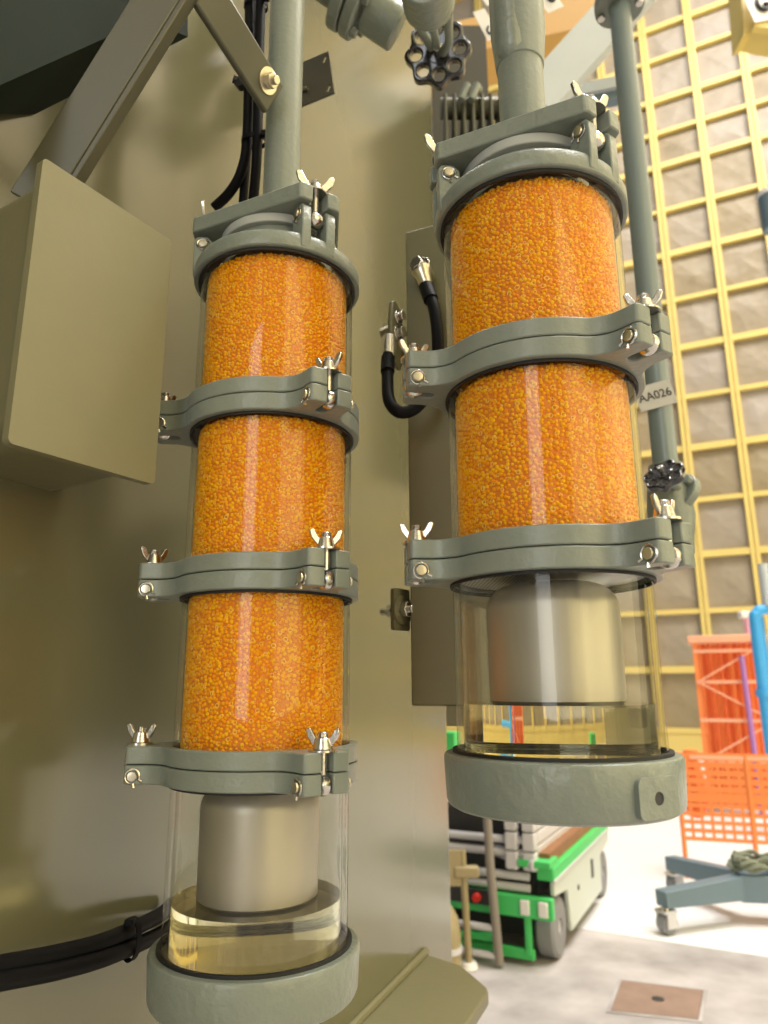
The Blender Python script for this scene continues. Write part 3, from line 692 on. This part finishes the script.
# upper ear bracket
t = thing('ear_bracket', 'olive ear shaped bracket with two bolts beside the upper part of the post', 'bracket', at(398, 325, 0.80))
ln = Vector((0.82, -0.57, 0)); mx = axes((0, 0, 0), ln, (0.57, 0.82, 0))
earp = [(-0.014, -0.050), (0.006, -0.058), (0.016, -0.040), (0.013, 0.0), (0.004, 0.026), (-0.004, 0.032), (-0.012, 0.027), (-0.015, 0.0)]
bm = B(); add_prism(bm, earp, [], -0.006, 0, mx); obj('ear_plate', bm, M['tank_plain'], t, bevel=0.002)
for y_, r_ in ((0.010, 0.0065), (-0.012, 0.0075)):
    bm = B(); add_disc(bm, mx @ Vector((0, y_, 0)), ln, r_*1.35, 0.002); add_hex(bm, mx @ Vector((0, y_, 0.002)), ln, r_, 0.007); obj('bolt', bm, M['steel'], t, bevel=0.0006)
bm = B(); add_hex(bm, mx @ Vector((-0.004, -0.008, -0.020)), ln, 0.0085, 0.014); obj('rear_bolt', bm, M['steel'], t, bevel=0.0006)
# earthing lead: bolt head, copper lug, black looped cable
Yc = 0.745
t = thing('earthing_lead', 'short black earthing lead looping from the bolt on the post to the ear bracket', 'cable', at(420, 268, 0.77))
loc = lambda px, py, Y: at(px, py, Y)-t.location
bm = B(); add_tube(bm, smooth_path([loc(427, 290, 0.755), loc(434, 308, Yc), loc(437.5, 335, Yc), loc(437, 365, Yc+0.01), loc(428, 392, Yc), loc(414, 409, Yc), loc(399, 412, Yc), loc(389, 400, Yc+0.01), loc(387.5, 375, 0.77), loc(388, 355, 0.78)], 8), 0.0070, 14); obj('sheath', bm, M['black'], t)
bm = B(); add_tube(bm, [loc(426, 286, 0.757), loc(431, 300, 0.748)], 0.0088, 14); add_tube(bm, [loc(387.5, 372, 0.77), loc(388, 358, 0.78)], 0.0082, 14); obj('heat_shrink', bm, M['black'], t)
bd = Vector((-0.62, -0.78, 0.05))
bm = B(); add_tube(bm, [loc(419, 268, 0.765), loc(429, 282, 0.80)], 0.0120, 20); obj('boss', bm, M['tank_plain'], t)
bm = B(); add_tube(bm, [loc(421, 270, 0.758), loc(423.5, 277, 0.757), loc(427, 288, 0.756)], [0.0125, 0.009, 0.0075], 14); obj('cable_lug', bm, M['brass'], t)
bm = B(); add_hex(bm, loc(420, 267, 0.757), bd, 0.0095, 0.010); add_disc(bm, loc(420, 267, 0.757), -bd, 0.013, 0.002); obj('bolt_head', bm, M['steel'], t, bevel=0.0008)
bm = B(); add_tube(bm, [loc(388, 360, 0.781), loc(388.5, 350, 0.785), loc(389, 338, 0.79)], [0.0085, 0.0095, 0.0085], 14); obj('cable_lug', bm, M['steel'], t)

# lower left pair of cables
def wall_pt(px, py, n):
    d = sight(px, py); a = (TB.dot(TN)+n)/(d.x*TN.x+d.y*TN.y); return d*a+Vector((0, 0, CZ))
ca = [(-60, 981), (0, 969), (60, 957), (110, 943), (158, 920), (172, 908)]
cb = [(-60, 998), (0, 985), (60, 974), (110, 960), (160, 938), (176, 926)]
cable('power_cable', 'upper of two thick black cables sweeping along the tank wall behind the oil cup', [wall_pt(x, y-4, n) for (x, y), n in zip(ca, (.04, .04, .04, .04, .03, .010))], 0.0068)
cable('power_cable', 'lower of two thick black cables sweeping along the tank wall behind the oil cup', [wall_pt(x, y-4, n) for (x, y), n in zip(cb, (.045, .045, .045, .045, .03, .010))], 0.0068)
p = wall_pt(131, 939, 0.042); t = thing('cable_tie', 'black cable tie binding the two thick cables along the tank wall', 'cable tie', p, group='black cable ties')
dirc = (wall_pt(160, 925, .042)-wall_pt(100, 952, .042)).normalized()
bm = B(); add_lathe(bm, [(0.0160, -0.003), (0.0175, -0.003), (0.0175, 0.003), (0.0160, 0.003)], 28, axes((0, 0, 0), dirc, (0, 0, 1)) @ Matrix.Diagonal((1.02, 0.54, 1, 1)), close=True); obj('strap', bm, M['black'], t)
bm = B(); add_box(bm, -0.004, 0.004, -0.010, -0.003, 0.012, 0.018); obj('tie_head', bm, M['black'], t, bevel=0.001)

# ---------------------------------------------------------------- right hand vertical pipe, tag, lower valve
VP = at(664, 450, 1.25); vx, vy = VP.x, VP.y
t = thing('drain_pipe', 'long shiny blue grey vertical pipe crossing the yellow framed wall', 'pipe', (vx, vy, 1.86))
zf = at(626, 12, 1.25).z
bm = B(); add_tube(bm, [(0, 0, 0), (0, 0, 3.2-1.86)], 0.0222, 28); obj('pipe', bm, M['pipe_blue'], t)
bm = B(); add_lathe(bm, [(0, 0), (0.052, 0), (0.052, 0.022), (0, 0.022)], 32); fl = obj('pipe_flange', bm, M['cast'], t, bevel=0.002, loc=(0, 0, zf-1.86+0.01))
for k in range(4):
    a = PI/4+k*PI/2+0.3; bm = B(); add_hex(bm, (0.040*math.cos(a), 0.040*math.sin(a), -0.010), (0, 0, 1), 0.009, 0.010); obj('bolt', bm, M['steel'], fl, bevel=0.0008)
TC = [at(638, 388, 1.226), at(674, 379, 1.226), at(678, 402, 1.226), at(641, 412, 1.226)]
t = thing('name_tag', 'small grey tag lettered AA026 on the long vertical pipe', 'tag', TC[3])
xd = (TC[2]-TC[3]); yd = (TC[0]-TC[3]); mx = axes((0, 0, 0), xd.cross(yd), xd)
bm = B(); add_prism(bm, round_rect(0, xd.length, 0, yd.length, 0.0025), [circ(0.0011, 10, x, y) for x in (0.0035, xd.length-0.0035) for y in (0.0035, yd.length-0.0035)], -0.0020, 0, mx); obj('tag_plate', bm, M['tag_metal'], t)
def text(body, size, m, root, mx, name='lettering'):
    c = bpy.data.curves.new(name, 'FONT'); c.body = body; c.size = size; c.align_x = 'CENTER'; c.align_y = 'CENTER'; c.extrude = 0.0002; c.offset = size*0.012
    o = bpy.data.objects.new('tmp_text', c); COL.objects.link(o); bpy.context.view_layer.update()
    me = bpy.data.meshes.new_from_object(o.evaluated_get(bpy.context.evaluated_depsgraph_get())); bpy.data.objects.remove(o); bpy.data.curves.remove(c)
    me.materials.clear(); me.materials.append(m)
    o = bpy.data.objects.new(name, me); COL.objects.link(o); o.parent = root; o.matrix_local = mx; return o
text('AA026', 0.0225, M['ink'], t, mx @ Matrix.Translation((xd.length/2, yd.length/2, 0.0004)))
dv = thing('drain_valve', 'grey green valve with a black hand wheel at the foot of the vertical pipe', 'valve', (vx, vy, 1.84))
wc = at(664, 476, 1.17)
hand_wheel(dv, wc, Vector((-0.55, -0.62, 0.56)), 0.036, 7, 0.013)
vc = at(682, 492, 1.24)
seg_tube('stem', wc, vc, 0.008, M['paint'], dv)
bm = B(); add_disc(bm, vc-Vector((0.01, 0, 0))-dv.location, (0.8, 0.4, -0.45), 0.040, 0.016, 28); obj('bonnet_flange', bm, M['cast'], dv, bevel=0.002)
for k in range(4):
    aa, bb = frame_of((0.8, 0.4, -0.45)); a = k*PI/2+0.5
    bm = B(); add_hex(bm, vc-Vector((0.01, 0, 0))-dv.location+(aa*math.cos(a)+bb*math.sin(a))*0.030, (-0.8, -0.4, 0.45), 0.008, 0.012); obj('bolt', bm, M['cast'], dv, bevel=0.0008)
bm = B(); add_lathe(bm, [(0, -0.12), (0.034, -0.12), (0.036, -0.09), (0.042, -0.05), (0.036, 0.0), (0.030, 0.045), (0, 0.045)], 28); obj('body', bm, M['cast'], dv)

# ---------------------------------------------------------------- overhead steelwork
t = thing('diagonal_beam', 'pale blue grey steel beam rising diagonally behind the riser pipe to the vertical pipe', 'beam', at(560, 78, 2.2))
q0, q1 = at(535, 100, 2.2), at(660, -40, 2.2)
bdr = (q1-q0).normalized(); bw = Vector((0, 1, 0)).cross(bdr).normalized()
bm = B(); box_bar(bm, q0, q1, 0.145, 0.012, bw); part('web', bm, M['pale_steel'], t)
for s in (-1, 1):
    bm = B(); box_bar(bm, q0+bw*s*0.072+Vector((0, 0.03, 0)), q1+bw*s*0.072+Vector((0, 0.03, 0)), 0.008, 0.07, bw); part('flange', bm, M['pale_steel'], t)
t = thing('cross_beam', 'short blue grey horizontal beam behind the vertical pipe', 'beam', at(600, 88, 2.6))
q0, q1 = at(560, 97, 2.6), at(634, 82, 2.55)
bm = B(); box_bar(bm, q0, q1, 0.055, 0.05, (0, 0, 1)); part('web', bm, M['pale_steel'], t)
bm = B(); box_bar(bm, q0+Vector((0, 0.02, -0.045)), q1+Vector((0, 0.02, -0.045)), 0.04, 0.05, (0, 0, 1)); part('lower_flange', bm, M['crane_grey'], t)
t = thing('gantry_girder', 'ochre crane girder glimpsed behind the valves at the top', 'girder', at(500, 50, 5))
q0, q1 = at(430, 66, 5.0), at(606, 26, 5.0)
bm = B(); box_bar(bm, q0+Vector((0, 0, 0.06)), q1+Vector((0, 0, 0.06)), 0.36, 0.3, (0, 0, 1)); part('web', bm, M['ochre'], t, bevel=0.01)
bm = B(); box_bar(bm, q0+Vector((0, 0, -0.14)), q1+Vector((0, 0, -0.14)), 0.03, 0.4, (0, 0, 1)); part('lower_flange', bm, M['ochre'], t)

# white hook symbol signs
def hook_sign(label, corners, Y, glyph=True, size=0.6):
    cs = [at(x, y, Y) for x, y in corners]          # top left, top right, bottom right, bottom left
    t = thing('hook_sign', label, 'sign', cs[3], group='white hook signs'); xd = cs[2]-cs[3]; yd = cs[0]-cs[3]; mx = axes((0, 0, 0), xd.cross(yd), xd)
    w, h = xd.length, yd.length
    bm = B(); add_prism(bm, [(0, 0), (w, 0), (w, h), (0, h)], [], -0.02*w, 0, mx); obj('sign_board', bm, M['sign'], t, bevel=0.004*w)
    if glyph:
        s = min(w, h)*size*0.5
        pts = [(0.15, 1.0), (-0.25, 0.55), (-0.45, 0.0), (-0.35, -0.6), (0.05, -0.85), (0.45, -0.6), (0.42, -0.25), (0.1, -0.2)]
        cx, cy = (w*0.5, h*0.30) if glyph is True else (w*glyph[0], h*glyph[1])
        bm = B(); add_tube(bm, smooth_path([mx @ Vector((cx+x*s, cy+y*s, s*0.12)) for x, y in pts], 6), [s*0.19]*(7*6+1), 8); obj('hook_symbol', bm, M['ink'], t)
    return t
hook_sign('white hook sign hanging beside the thick riser pipe', [(487, 10), (499, 6), (500, 37), (488, 41)], 1.6, (0.5, 0.28), 0.8)
hook_sign('plain lower edge of a white sign above another at the top', [(487, -30), (499, -34), (499, 1), (487, 6)], 1.6, False)
hook_sign('white hook sign between the riser pipe and the diagonal beam', [(546, -28), (563, -34), (564, 6), (548, 13)], 1.7, (0.62, 0.30), 0.7)
hook_sign('big white hook sign on the yellow bracket in the top corner', [(750, -26), (800, -42), (804, 12), (755, 22)], 9.0, (0.27, 0.33), 0.42)
t = thing('crane_bracket', 'yellow crane end bracket under the white sign in the top corner', 'crane', at(745, 33, 9.2))
q = [at(739, -30, 9.2), at(800, -50, 9.2), at(800, 38, 9.2), at(768, 34, 9.2), at(754, 30, 9.2), at(744, 35, 9.2)]
o_ = at(745, 33, 9.2); xdir = (at(768, 33, 9.2)-o_).normalized(); mxl = axes((0, 0, 0), (0, -1, 0), xdir)
bm = B(); add_prism(bm, [((p-o_).dot(mxl.col[0].xyz), (p-o_).dot(mxl.col[1].xyz)) for p in q], [], -0.4, 0, mxl); obj('end_plate', bm, M['yellow'], t, bevel=0.01)
bm = B(); box_bar(bm, at(752, 27, 9.1)-o_, at(800, 34, 9.1)-o_, 0.10, 0.12, (0, 0, 1)); obj('lower_rib', bm, M['yellow'], t, bevel=0.01)
t = thing('flood_lamp', 'dark lamp housing with a pale top rim at the picture edge, before the wall', 'lamp', at(772, 212, 8.0))
bm = B(); add_lathe(bm, [(0, -0.26), (0.13, -0.26), (0.14, -0.24), (0.14, 0.22), (0, 0.22)], 24); obj('housing', bm, M['crane_grey'], t, bevel=0.01)
bm = B(); add_lathe(bm, [(0, 0.22), (0.15, 0.22), (0.15, 0.28), (0.10, 0.30), (0, 0.30)], 24); obj('rim', bm, M['sign'], t)
bm = B(); add_tube(bm, [(0.1, 0, 0), (0.9, 0.3, 0.1)], 0.05, 10); obj('arm', bm, M['crane_grey'], t)

# ---------------------------------------------------------------- on the hall floor
# cover plate
cp = [at_z(x, y, 0) for x, y in ((622, 981), (703, 991), (698, 1020), (611, 1011))]
cc = sum(cp, Vector())/4
t = thing('floor_cover', 'rusty brown square cover plate set in the concrete floor', 'cover plate', (cc.x, cc.y, 0))
bm = B(); add_prism(bm, [((p.x-cc.x), (p.y-cc.y)) for p in cp], [], -0.003, 0.004); obj('plate', bm, M['cover'], t, smooth=False)
bm = B(); add_prism(bm, [((p.x-cc.x)*1.10, (p.y-cc.y)*1.10) for p in cp], [[((p.x-cc.x)*1.01, (p.y-cc.y)*1.01) for p in cp]], -0.003, 0.002); obj('rim', bm, M['concrete'], t, smooth=False)
bm = B(); add_disc(bm, (0, 0, 0.004), (0, 0, 1), 0.03, 0.002, 16); obj('lifting_eye', bm, M['dark_metal'], t)

# scissor lift
W1, W2 = at_z(553, 956, 0), at_z(598, 895, 0)
ld = (W2-W1).normalized(); lw = Vector((-ld.y, ld.x, 0))        # ld along the side going away, lw across to the left
lift = thing('scissor_lift', 'green scissor lift with grey tyres and folded steel arms', 'scissor lift', ((W1-lw*0.07).x, (W1-lw*0.07).y, 0), (0, 0, math.atan2(ld.y, ld.x)))
lift.scale = (0.85, 0.85, 0.85)
# local x: along the side away from the viewer; local y: across to the left
LL = (W2-W1).length/0.85; WB_ = 0.90; RW = 0.185
for x in (0.0, LL):
    for y in (0.02, WB_-0.14):
        bm = B(); add_lathe(bm, [(0.05, -0.0), (0.12, -0.0), (0.165, 0.002), (RW, 0.018), (RW, 0.112), (0.165, 0.128), (0.12, 0.13), (0.05, 0.13)], 32, Matrix.Translation((x, y, RW)) @ Matrix.Rotation(-PI/2, 4, 'X'), close=True); wh = obj('wheel', bm, M['tyre'], lift)
        bm = B(); add_lathe(bm, [(0, 0.012), (0.125, 0.012), (0.13, 0.004), (0.13, 0.12), (0, 0.12)], 24, Matrix.Translation((x, y, RW)) @ Matrix.Rotation(-PI/2, 4, 'X')); obj('rim', bm, M['lift_grey'], wh)
bm = B(); add_box(bm, -0.02, LL+0.2, 0.16, WB_-0.16, 0.10, 0.44); obj('chassis', bm, M['dark_metal'], lift)
bm = B(); add_prism(bm, [(0.22, 0.10), (LL-0.22, 0.10), (LL-0.20, 0.36), (LL+0.20, 0.40), (LL+0.20, 0.50), (-0.18, 0.50), (-0.18, 0.41), (0.17, 0.37)], [], 0.0, 0.03, Matrix(((1, 0, 0, 0), (0, 0, 1, 0), (0, 1, 0, 0), (0, 0, 0, 1)))); sp = obj('side_panel', bm, M['lift_side'], lift, bevel=0.006)
bm = B(); add_box(bm, LL*0.62, LL*0.66, -0.006, 0.0, 0.27, 0.40); obj('latch', bm, M['dark_metal'], sp)
bm = B(); add_box(bm, LL*0.30, LL*0.325, -0.006, 0.0, 0.30, 0.33); obj('key_lock', bm, M['dark_metal'], sp)
bm = B(); add_box(bm, -0.2, LL+0.22, -0.005, 0.11, 0.50, 0.585); obj('top_rail', bm, M['lift_green'], lift, bevel=0.01)
bm = B(); add_box(bm, -0.21, LL+0.22, -0.012, 0.0, 0.492, 0.512); obj('stripe', bm, M['lift_grey'], lift)
# green front frame
for nm, b_ in (('front_beam', (-0.26, -0.20, 0.0, WB_, 0.28, 0.41)), ('front_sill', (-0.24, -0.20, 0.14, WB_-0.14, 0.03, 0.095)),
               ('front_leg', (-0.25, -0.20, 0.155, 0.195, 0.06, 0.30)), ('front_leg', (-0.25, -0.20, WB_-0.195, WB_-0.155, 0.06, 0.30)), ('front_hood', (-0.26, -0.05, 0.0, 0.22, 0.585, 0.63)), ('front_step', (-0.30, -0.22, 0.36, 0.62, 0.12, 0.16))):
    bm = B(); add_box(bm, *b_); obj(nm, bm, M['lift_green'], lift, bevel=0.008)
for y in (0.03, 0.15):
    bm = B(); add_box(bm, -0.275, -0.25, y, y+0.06, 0.30, 0.39); obj('white_marker', bm, M['sign'], lift, bevel=0.006)
bm = B(); add_box(bm, -0.275, -0.26, 0.40, 0.75, 0.33, 0.42); cpn = obj('control_box', bm, M['dark_metal'], lift)
bm = B(); add_lathe(bm, [(0, 0), (0.028, 0), (0.028, 0.03), (0.02, 0.04), (0, 0.04)], 16, Matrix.Translation((-0.275, 0.50, 0.375)) @ Matrix.Rotation(-PI/2, 4, 'Y')); obj('stop_button', bm, M['red'], cpn)
# folded arms and rails
for z in (0.445, 0.515, 0.655, 0.735):
    bm = B(); add_tube(bm, [(-0.20, 0.16, z), (-0.20, WB_, z)], 0.026, 14); obj('cross_tube', bm, M['lift_grey'], lift)
for z in (0.22, 0.06):
    bm = B(); add_tube(bm, [(-0.34, 0.36, z), (-0.34, WB_, z)], 0.022, 12); obj('ladder_rung', bm, M['lift_grey'], lift)
for y in (0.10, 0.22):
    for z0, z1 in ((0.56, 0.67), (0.68, 0.79), (0.80, 0.90)):
        bm = B(); add_box(bm, -0.25, -0.17, y, y+0.085, z0, z1); obj('arm_end', bm, M['lift_grey'], lift, bevel=0.01)
for z in (0.62, 0.71, 0.80, 0.89):
    bm = B(); add_box(bm, -0.16, LL+0.15, 0.10, 0.14, z, z+0.08); obj('scissor_arm', bm, M['lift_grey'], lift, bevel=0.006)
bm = B(); add_box(bm, -0.16, LL+0.15, 0.03, 0.10, 0.585, 0.66); obj('plank', bm, M['plank'], lift)
bm = B(); add_box(bm, -0.18, LL+0.2, 0.10, WB_, 1.04, 1.10); obj('platform', bm, M['lift_grey'], lift, bevel=0.01)
bm = B(); add_box(bm, -0.10, LL+0.1, 0.16, WB_-0.05, 0.445, 0.90); obj('deck', bm, M['dark_metal'], lift)
bm = B(); add_tube(bm, [(-0.34, 0.34, 0.02), (-0.34, 0.38, 0.60), (-0.32, 0.40, 1.10)], 0.030, 12); obj('ladder_post', bm, M['taupe'], lift)
bm = B(); add_box(bm, -0.20, -0.08, 0.66, 0.80, 1.10, 1.42); obj('control_stand', bm, M['lift_green'], lift, bevel=0.01)
bm = B(); add_tube(bm, [(-0.05, 0.50, 0.645), (-0.24, 0.10, 0.60)], 0.04, 12); obj('cylinder', bm, M['lift_grey'], lift)

# barrier post and cone-like thing behind the tank edge
pf = at_z(469, 968, 0)
t = thing('rod_stand', 'thin brass coloured rod stand with a cross piece before the lift', 'stand', (pf.x, pf.y, 0))
zt2 = at(464, 850, pf.y).z
bm = B(); add_tube(bm, [(0, 0, 0.02), (-0.02, 0, zt2)], 0.020, 10); obj('rod', bm, M['tan'], t)
bm = B(); add_box(bm, -0.07, 0.07, -0.03, 0.03, zt2-0.14, zt2-0.08); obj('cross_piece', bm, M['tan'], t, bevel=0.01)
bm = B(); add_lathe(bm, [(0, 0), (0.05, 0), (0.04, 0.03), (0, 0.03)], 16); obj('foot', bm, M['sign'], t)
bm = B(); add_box(bm, -0.18, -0.03, -0.02, 0.02, zt2-0.18, zt2); obj('tab', bm, M['tan'], t)
pf = at_z(446, 972, 0)
t = thing('bollard', 'tan rounded bollard half hidden by the tank edge', 'bollard', (pf.x, pf.y, 0))
bm = B(); add_lathe(bm, [(0, 0), (0.085, 0), (0.085, 0.18), (0.07, 0.27), (0.04, 0.32), (0, 0.33)], 24); obj('post', bm, M['tan'], t)
bm = B(); add_lathe(bm, [(0.084, 0.10), (0.089, 0.10), (0.089, 0.13), (0.084, 0.13)], 24, close=True); obj('band', bm, M['lift_grey'], t)

# engine crane legs
def floor_y(px, py, z): return at_z(px, py, z)
c1_, c2_ = at_z(668, 934, 0), at_z(676, 893, 0)
hub = at_z(752, 884, 0.22)
t = thing('shop_crane_base', 'slate grey two legged crane base on casters, on the white floor', 'crane', (hub.x, hub.y, 0))
def leg(c, w):
    d = Vector((c.x-hub.x, c.y-hub.y, 0)); d.normalize()
    a = Vector((hub.x, hub.y, 0.225)); b = Vector((c.x, c.y, 0.205))+d*0.03
    bm = B(); L = (b-a).length; mx = bar_mx(a, b, (0, 0, 1))
    vs = add_box(bm, -0.085, 0.065, -0.05, 0.05, 0, L, mx)
    for v in bm.verts:
        k = (v.co-a).dot((b-a).normalized())/L
        if k > 0.9: v.co.z = b.z+(v.co.z-b.z)*0.62
    o = part('leg', bm, M['crane_grey'], t, bevel=0.006)
    bm = B(); add_tube(bm, [(0, 0, 0.12), (0, 0, 0.15)], 0.022, 10); add_box(bm, -0.05, 0.05, -0.045, 0.045, 0.122, 0.138)
    cst = obj('caster', bm, M['steel'], t, loc=(c.x-hub.x, c.y-hub.y, 0.0))
    for s in (-1, 1):
        bm = B(); add_box(bm, -0.035, 0.035, s*0.045-0.005, s*0.045+0.005, 0.04, 0.125); obj('fork', bm, M['lift_grey'], cst)
    bm = B(); add_lathe(bm, [(0, -0.034), (0.056, -0.034), (0.062, -0.024), (0.062, 0.024), (0.056, 0.034), (0, 0.034)], 24, Matrix.Translation((0.0, 0, 0.062)) @ Matrix.Rotation(PI/2, 4, 'X')); obj('caster_wheel', bm, M['tyre'], cst)
    cst.rotation_euler = (0, 0, 0.4)
leg(c1_, 0.1); leg(c2_, 0.1)
bm = B(); add_box(bm, -0.10, 0.75, -0.10, 0.10, 0.13, 0.29); o = obj('base_beam', bm, M['crane_grey'], t, bevel=0.008); o.rotation_euler = (0, 0, -0.15)
t2 = thing('rope_coil', 'small coil of grey green rope lying on the crane base', 'rope', (hub.x+0.02, hub.y, 0.29))
pts = [((0.13+0.03*math.sin(3.1*a))*math.cos(a), (0.09+0.02*math.cos(2.3*a))*math.sin(a), 0.02+0.012*math.sin(5.3*a)+0.003*a) for a in [k*0.25 for k in range(110)]]
bm = B(); add_tube(bm, pts, 0.014, 6); obj('rope', bm, M['rope'], t2)

# orange mesh barrier in front of the orange rack
fY = 6.15
f_l, f_r = at(676, 756, fY), at(790, 764, fY-0.25)
zt3, zb3 = f_l.z, at(678, 838, fY).z
t = thing('mesh_barrier', 'orange plastic mesh barrier standing on the white floor', 'barrier', (f_l.x, f_l.y, 0))
fd = Vector((f_r.x-f_l.x, f_r.y-f_l.y, 0)); FL = fd.length; fd.normalize()
R2 = Matrix(((fd.x, -fd.y, 0, 0), (fd.y, fd.x, 0, 0), (0, 0, 1, 0), (0, 0, 0, 1)))
bm = B(); n = int(FL/0.075)
for k in range(n+1): add_box(bm, k*0.075-0.011, k*0.075+0.011, -0.004, 0.004, zb3, zt3, R2)
m_ = 10
for k in range(m_+1):
    z = zb3+(zt3-zb3)*k/m_; h = 0.014 if k < 5 else 0.020
    if k == 5: h = 0.034
    if k == m_: h = 0.030
    add_box(bm, -0.011, FL+0.02, -0.005, 0.005, z-h, z+h, R2)
obj('netting', bm, M['orange'], t, smooth=False, kind='stuff')
bm = B(); add_tube(bm, [(0, 0.0, 0.0), (0, 0, zt3+0.02)], 0.018, 10); obj('post', bm, M['orange'], t)
bm = B(); add_tube(bm, [(fd.x*FL*0.62, fd.y*FL*0.62, 0.0), (fd.x*FL*0.62, fd.y*FL*0.62, zt3+0.02)], 0.018, 10); obj('post', bm, M['orange'], t)
bm = B(); add_box(bm, 0.10, FL, -0.012, 0.012, zt3-0.02, zt3+0.012, R2); obj('top_bar', bm, M['orange_pale'], t)
bm = B(); add_lathe(bm, [(0, 0.42), (0.06, 0.44), (0.11, 0.55), (0.09, 0.72), (0.05, 0.88), (0.06, 0.95), (0, 0.97)], 18, Matrix.Translation((fd.x*0.16, fd.y*0.16+0.12, 0))); obj('bunched_net', bm, M['orange'], t)
# orange rack
rY = 9.0
r0, r1 = at(692, 640, rY), at(757, 638, rY)
RWD = 0.80; RH = r0.z
t = thing('orange_rack', 'tall orange cage rack with zigzag braces behind the mesh barrier', 'rack', (r0.x, r0.y, 0), (0, 0, -0.42))
bm = B(); add_box(bm, -0.05, RWD+0.02, -0.05, 0.55, RH-0.04, RH+0.05); obj('top_bar', bm, M['orange_pale'], t, bevel=0.01)
for x in (0.02, RWD-0.01):
    for y in (0, 0.5):
        bm = B(); add_box(bm, x-0.025, x+0.025, y-0.02, y+0.02, 0, RH); obj('corner_post', bm, M['orange'], t)
zs = [at(700, y, rY).z for y in (682, 720, 760)]
for z in zs+[RH-0.14]:
    bm = B(); add_box(bm, 0, RWD, -0.028, -0.005, z-0.02, z+0.02); obj('cross_bar', bm, M['orange_pale'], t)
for (xa_, za_), (xb_, zb2) in (((RWD, RH-0.06), (0.02, zs[0])), ((0.02, zs[0]), (RWD, zs[1])), ((RWD, zs[1]), (0.02, zs[2]))):
    bm = B(); box_bar(bm, (xa_, -0.03, za_), (xb_, -0.03, zb2), 0.045, 0.02, (0, 1, 0)); bmesh.ops.scale(bm, vec=(1, 1, 1), verts=bm.verts[:]); obj('diagonal_brace', bm, M['orange_pale'], t)
for k in range(12):
    x = 0.06+k*(RWD-0.16)/11
    bm = B(); add_tube(bm, [(x, 0.10+0.05*(k % 2), 0.05), (x, 0.10+0.05*(k % 2), RH-0.05)], 0.020, 8); obj('upright_rod', bm, M['orange_deep'] if k % 3 else M['orange'], t)
bm = B(); add_box(bm, 0.03, RWD-0.03, 0.40, 0.43, 0.05, RH-0.05); obj('back_sheet', bm, M['orange'], t)
p = at(751, 700, 8.7); t = thing('violet_pole', 'violet plastic pole between the orange rack and the blue frame', 'pole', (p.x-0.02, p.y, 0))
bm = B(); add_tube(bm, [(0, 0, 0), (-0.03, 0, 1.8)], 0.03, 10); obj('pole', bm, M['purple'], t)
bm = B(); add_lathe(bm, [(0, 0), (0.06, 0), (0.06, 0.03), (0, 0.03)], 12); obj('pole_foot', bm, M['purple'], t)
p = at(747, 620, 9.9); t = thing('pink_post', 'pink post with a white cap behind the orange rack', 'post', (p.x, p.y, 0))
bm = B(); add_tube(bm, [(0, 0, 0), (0, 0, p.z+0.02)], 0.045, 12); obj('post', bm, M['pink'], t)
bm = B(); add_box(bm, -0.10, 0.20, -0.06, 0.06, p.z+0.02, p.z+0.12); obj('cap', bm, M['sign'], t, bevel=0.02)
# blue frame
bY = 7.6
b0 = at(772, 760, bY); zt4 = at(760, 611, bY).z
t = thing('blue_frame', 'bright blue tubular frame standing behind the mesh barrier', 'frame', (b0.x, b0.y, 0))
bm = B(); add_tube(bm, smooth_path([(0, 0, 0), (-0.0, 0, zt4*0.5), (0, 0, zt4-0.15), (0.03, 0, zt4-0.03), (0.12, 0, zt4+0.02), (0.5, 0, zt4+0.02), (0.9, 0, zt4)], 6), 0.055, 16); obj('bent_tube', bm, M['blue'], t)
bm = B(); add_tube(bm, [(0.10, 0.1, 0), (0.10, 0.1, zt4-0.05)], 0.045, 14); obj('upright', bm, M['blue'], t)
z5 = at(758, 693, bY).z
bm = B(); add_lathe(bm, [(0.05, -0.04), (0.075, -0.04), (0.075, 0.04), (0.05, 0.04)], 18, close=True); obj('clamp_collar', bm, M['blue'], t, loc=(0, 0, z5))
bm = B(); add_tube(bm, [(0, 0, z5-0.35), (0.7, 0.05, z5-0.35)], 0.04, 12); obj('cross_tube', bm, M['blue'], t)
bm = B(); add_tube(bm, [(0.15, -0.02, zt4+0.05), (0.16, 0, zt4+0.5)], 0.05, 12); obj('stub', bm, M['pale_steel'], t)
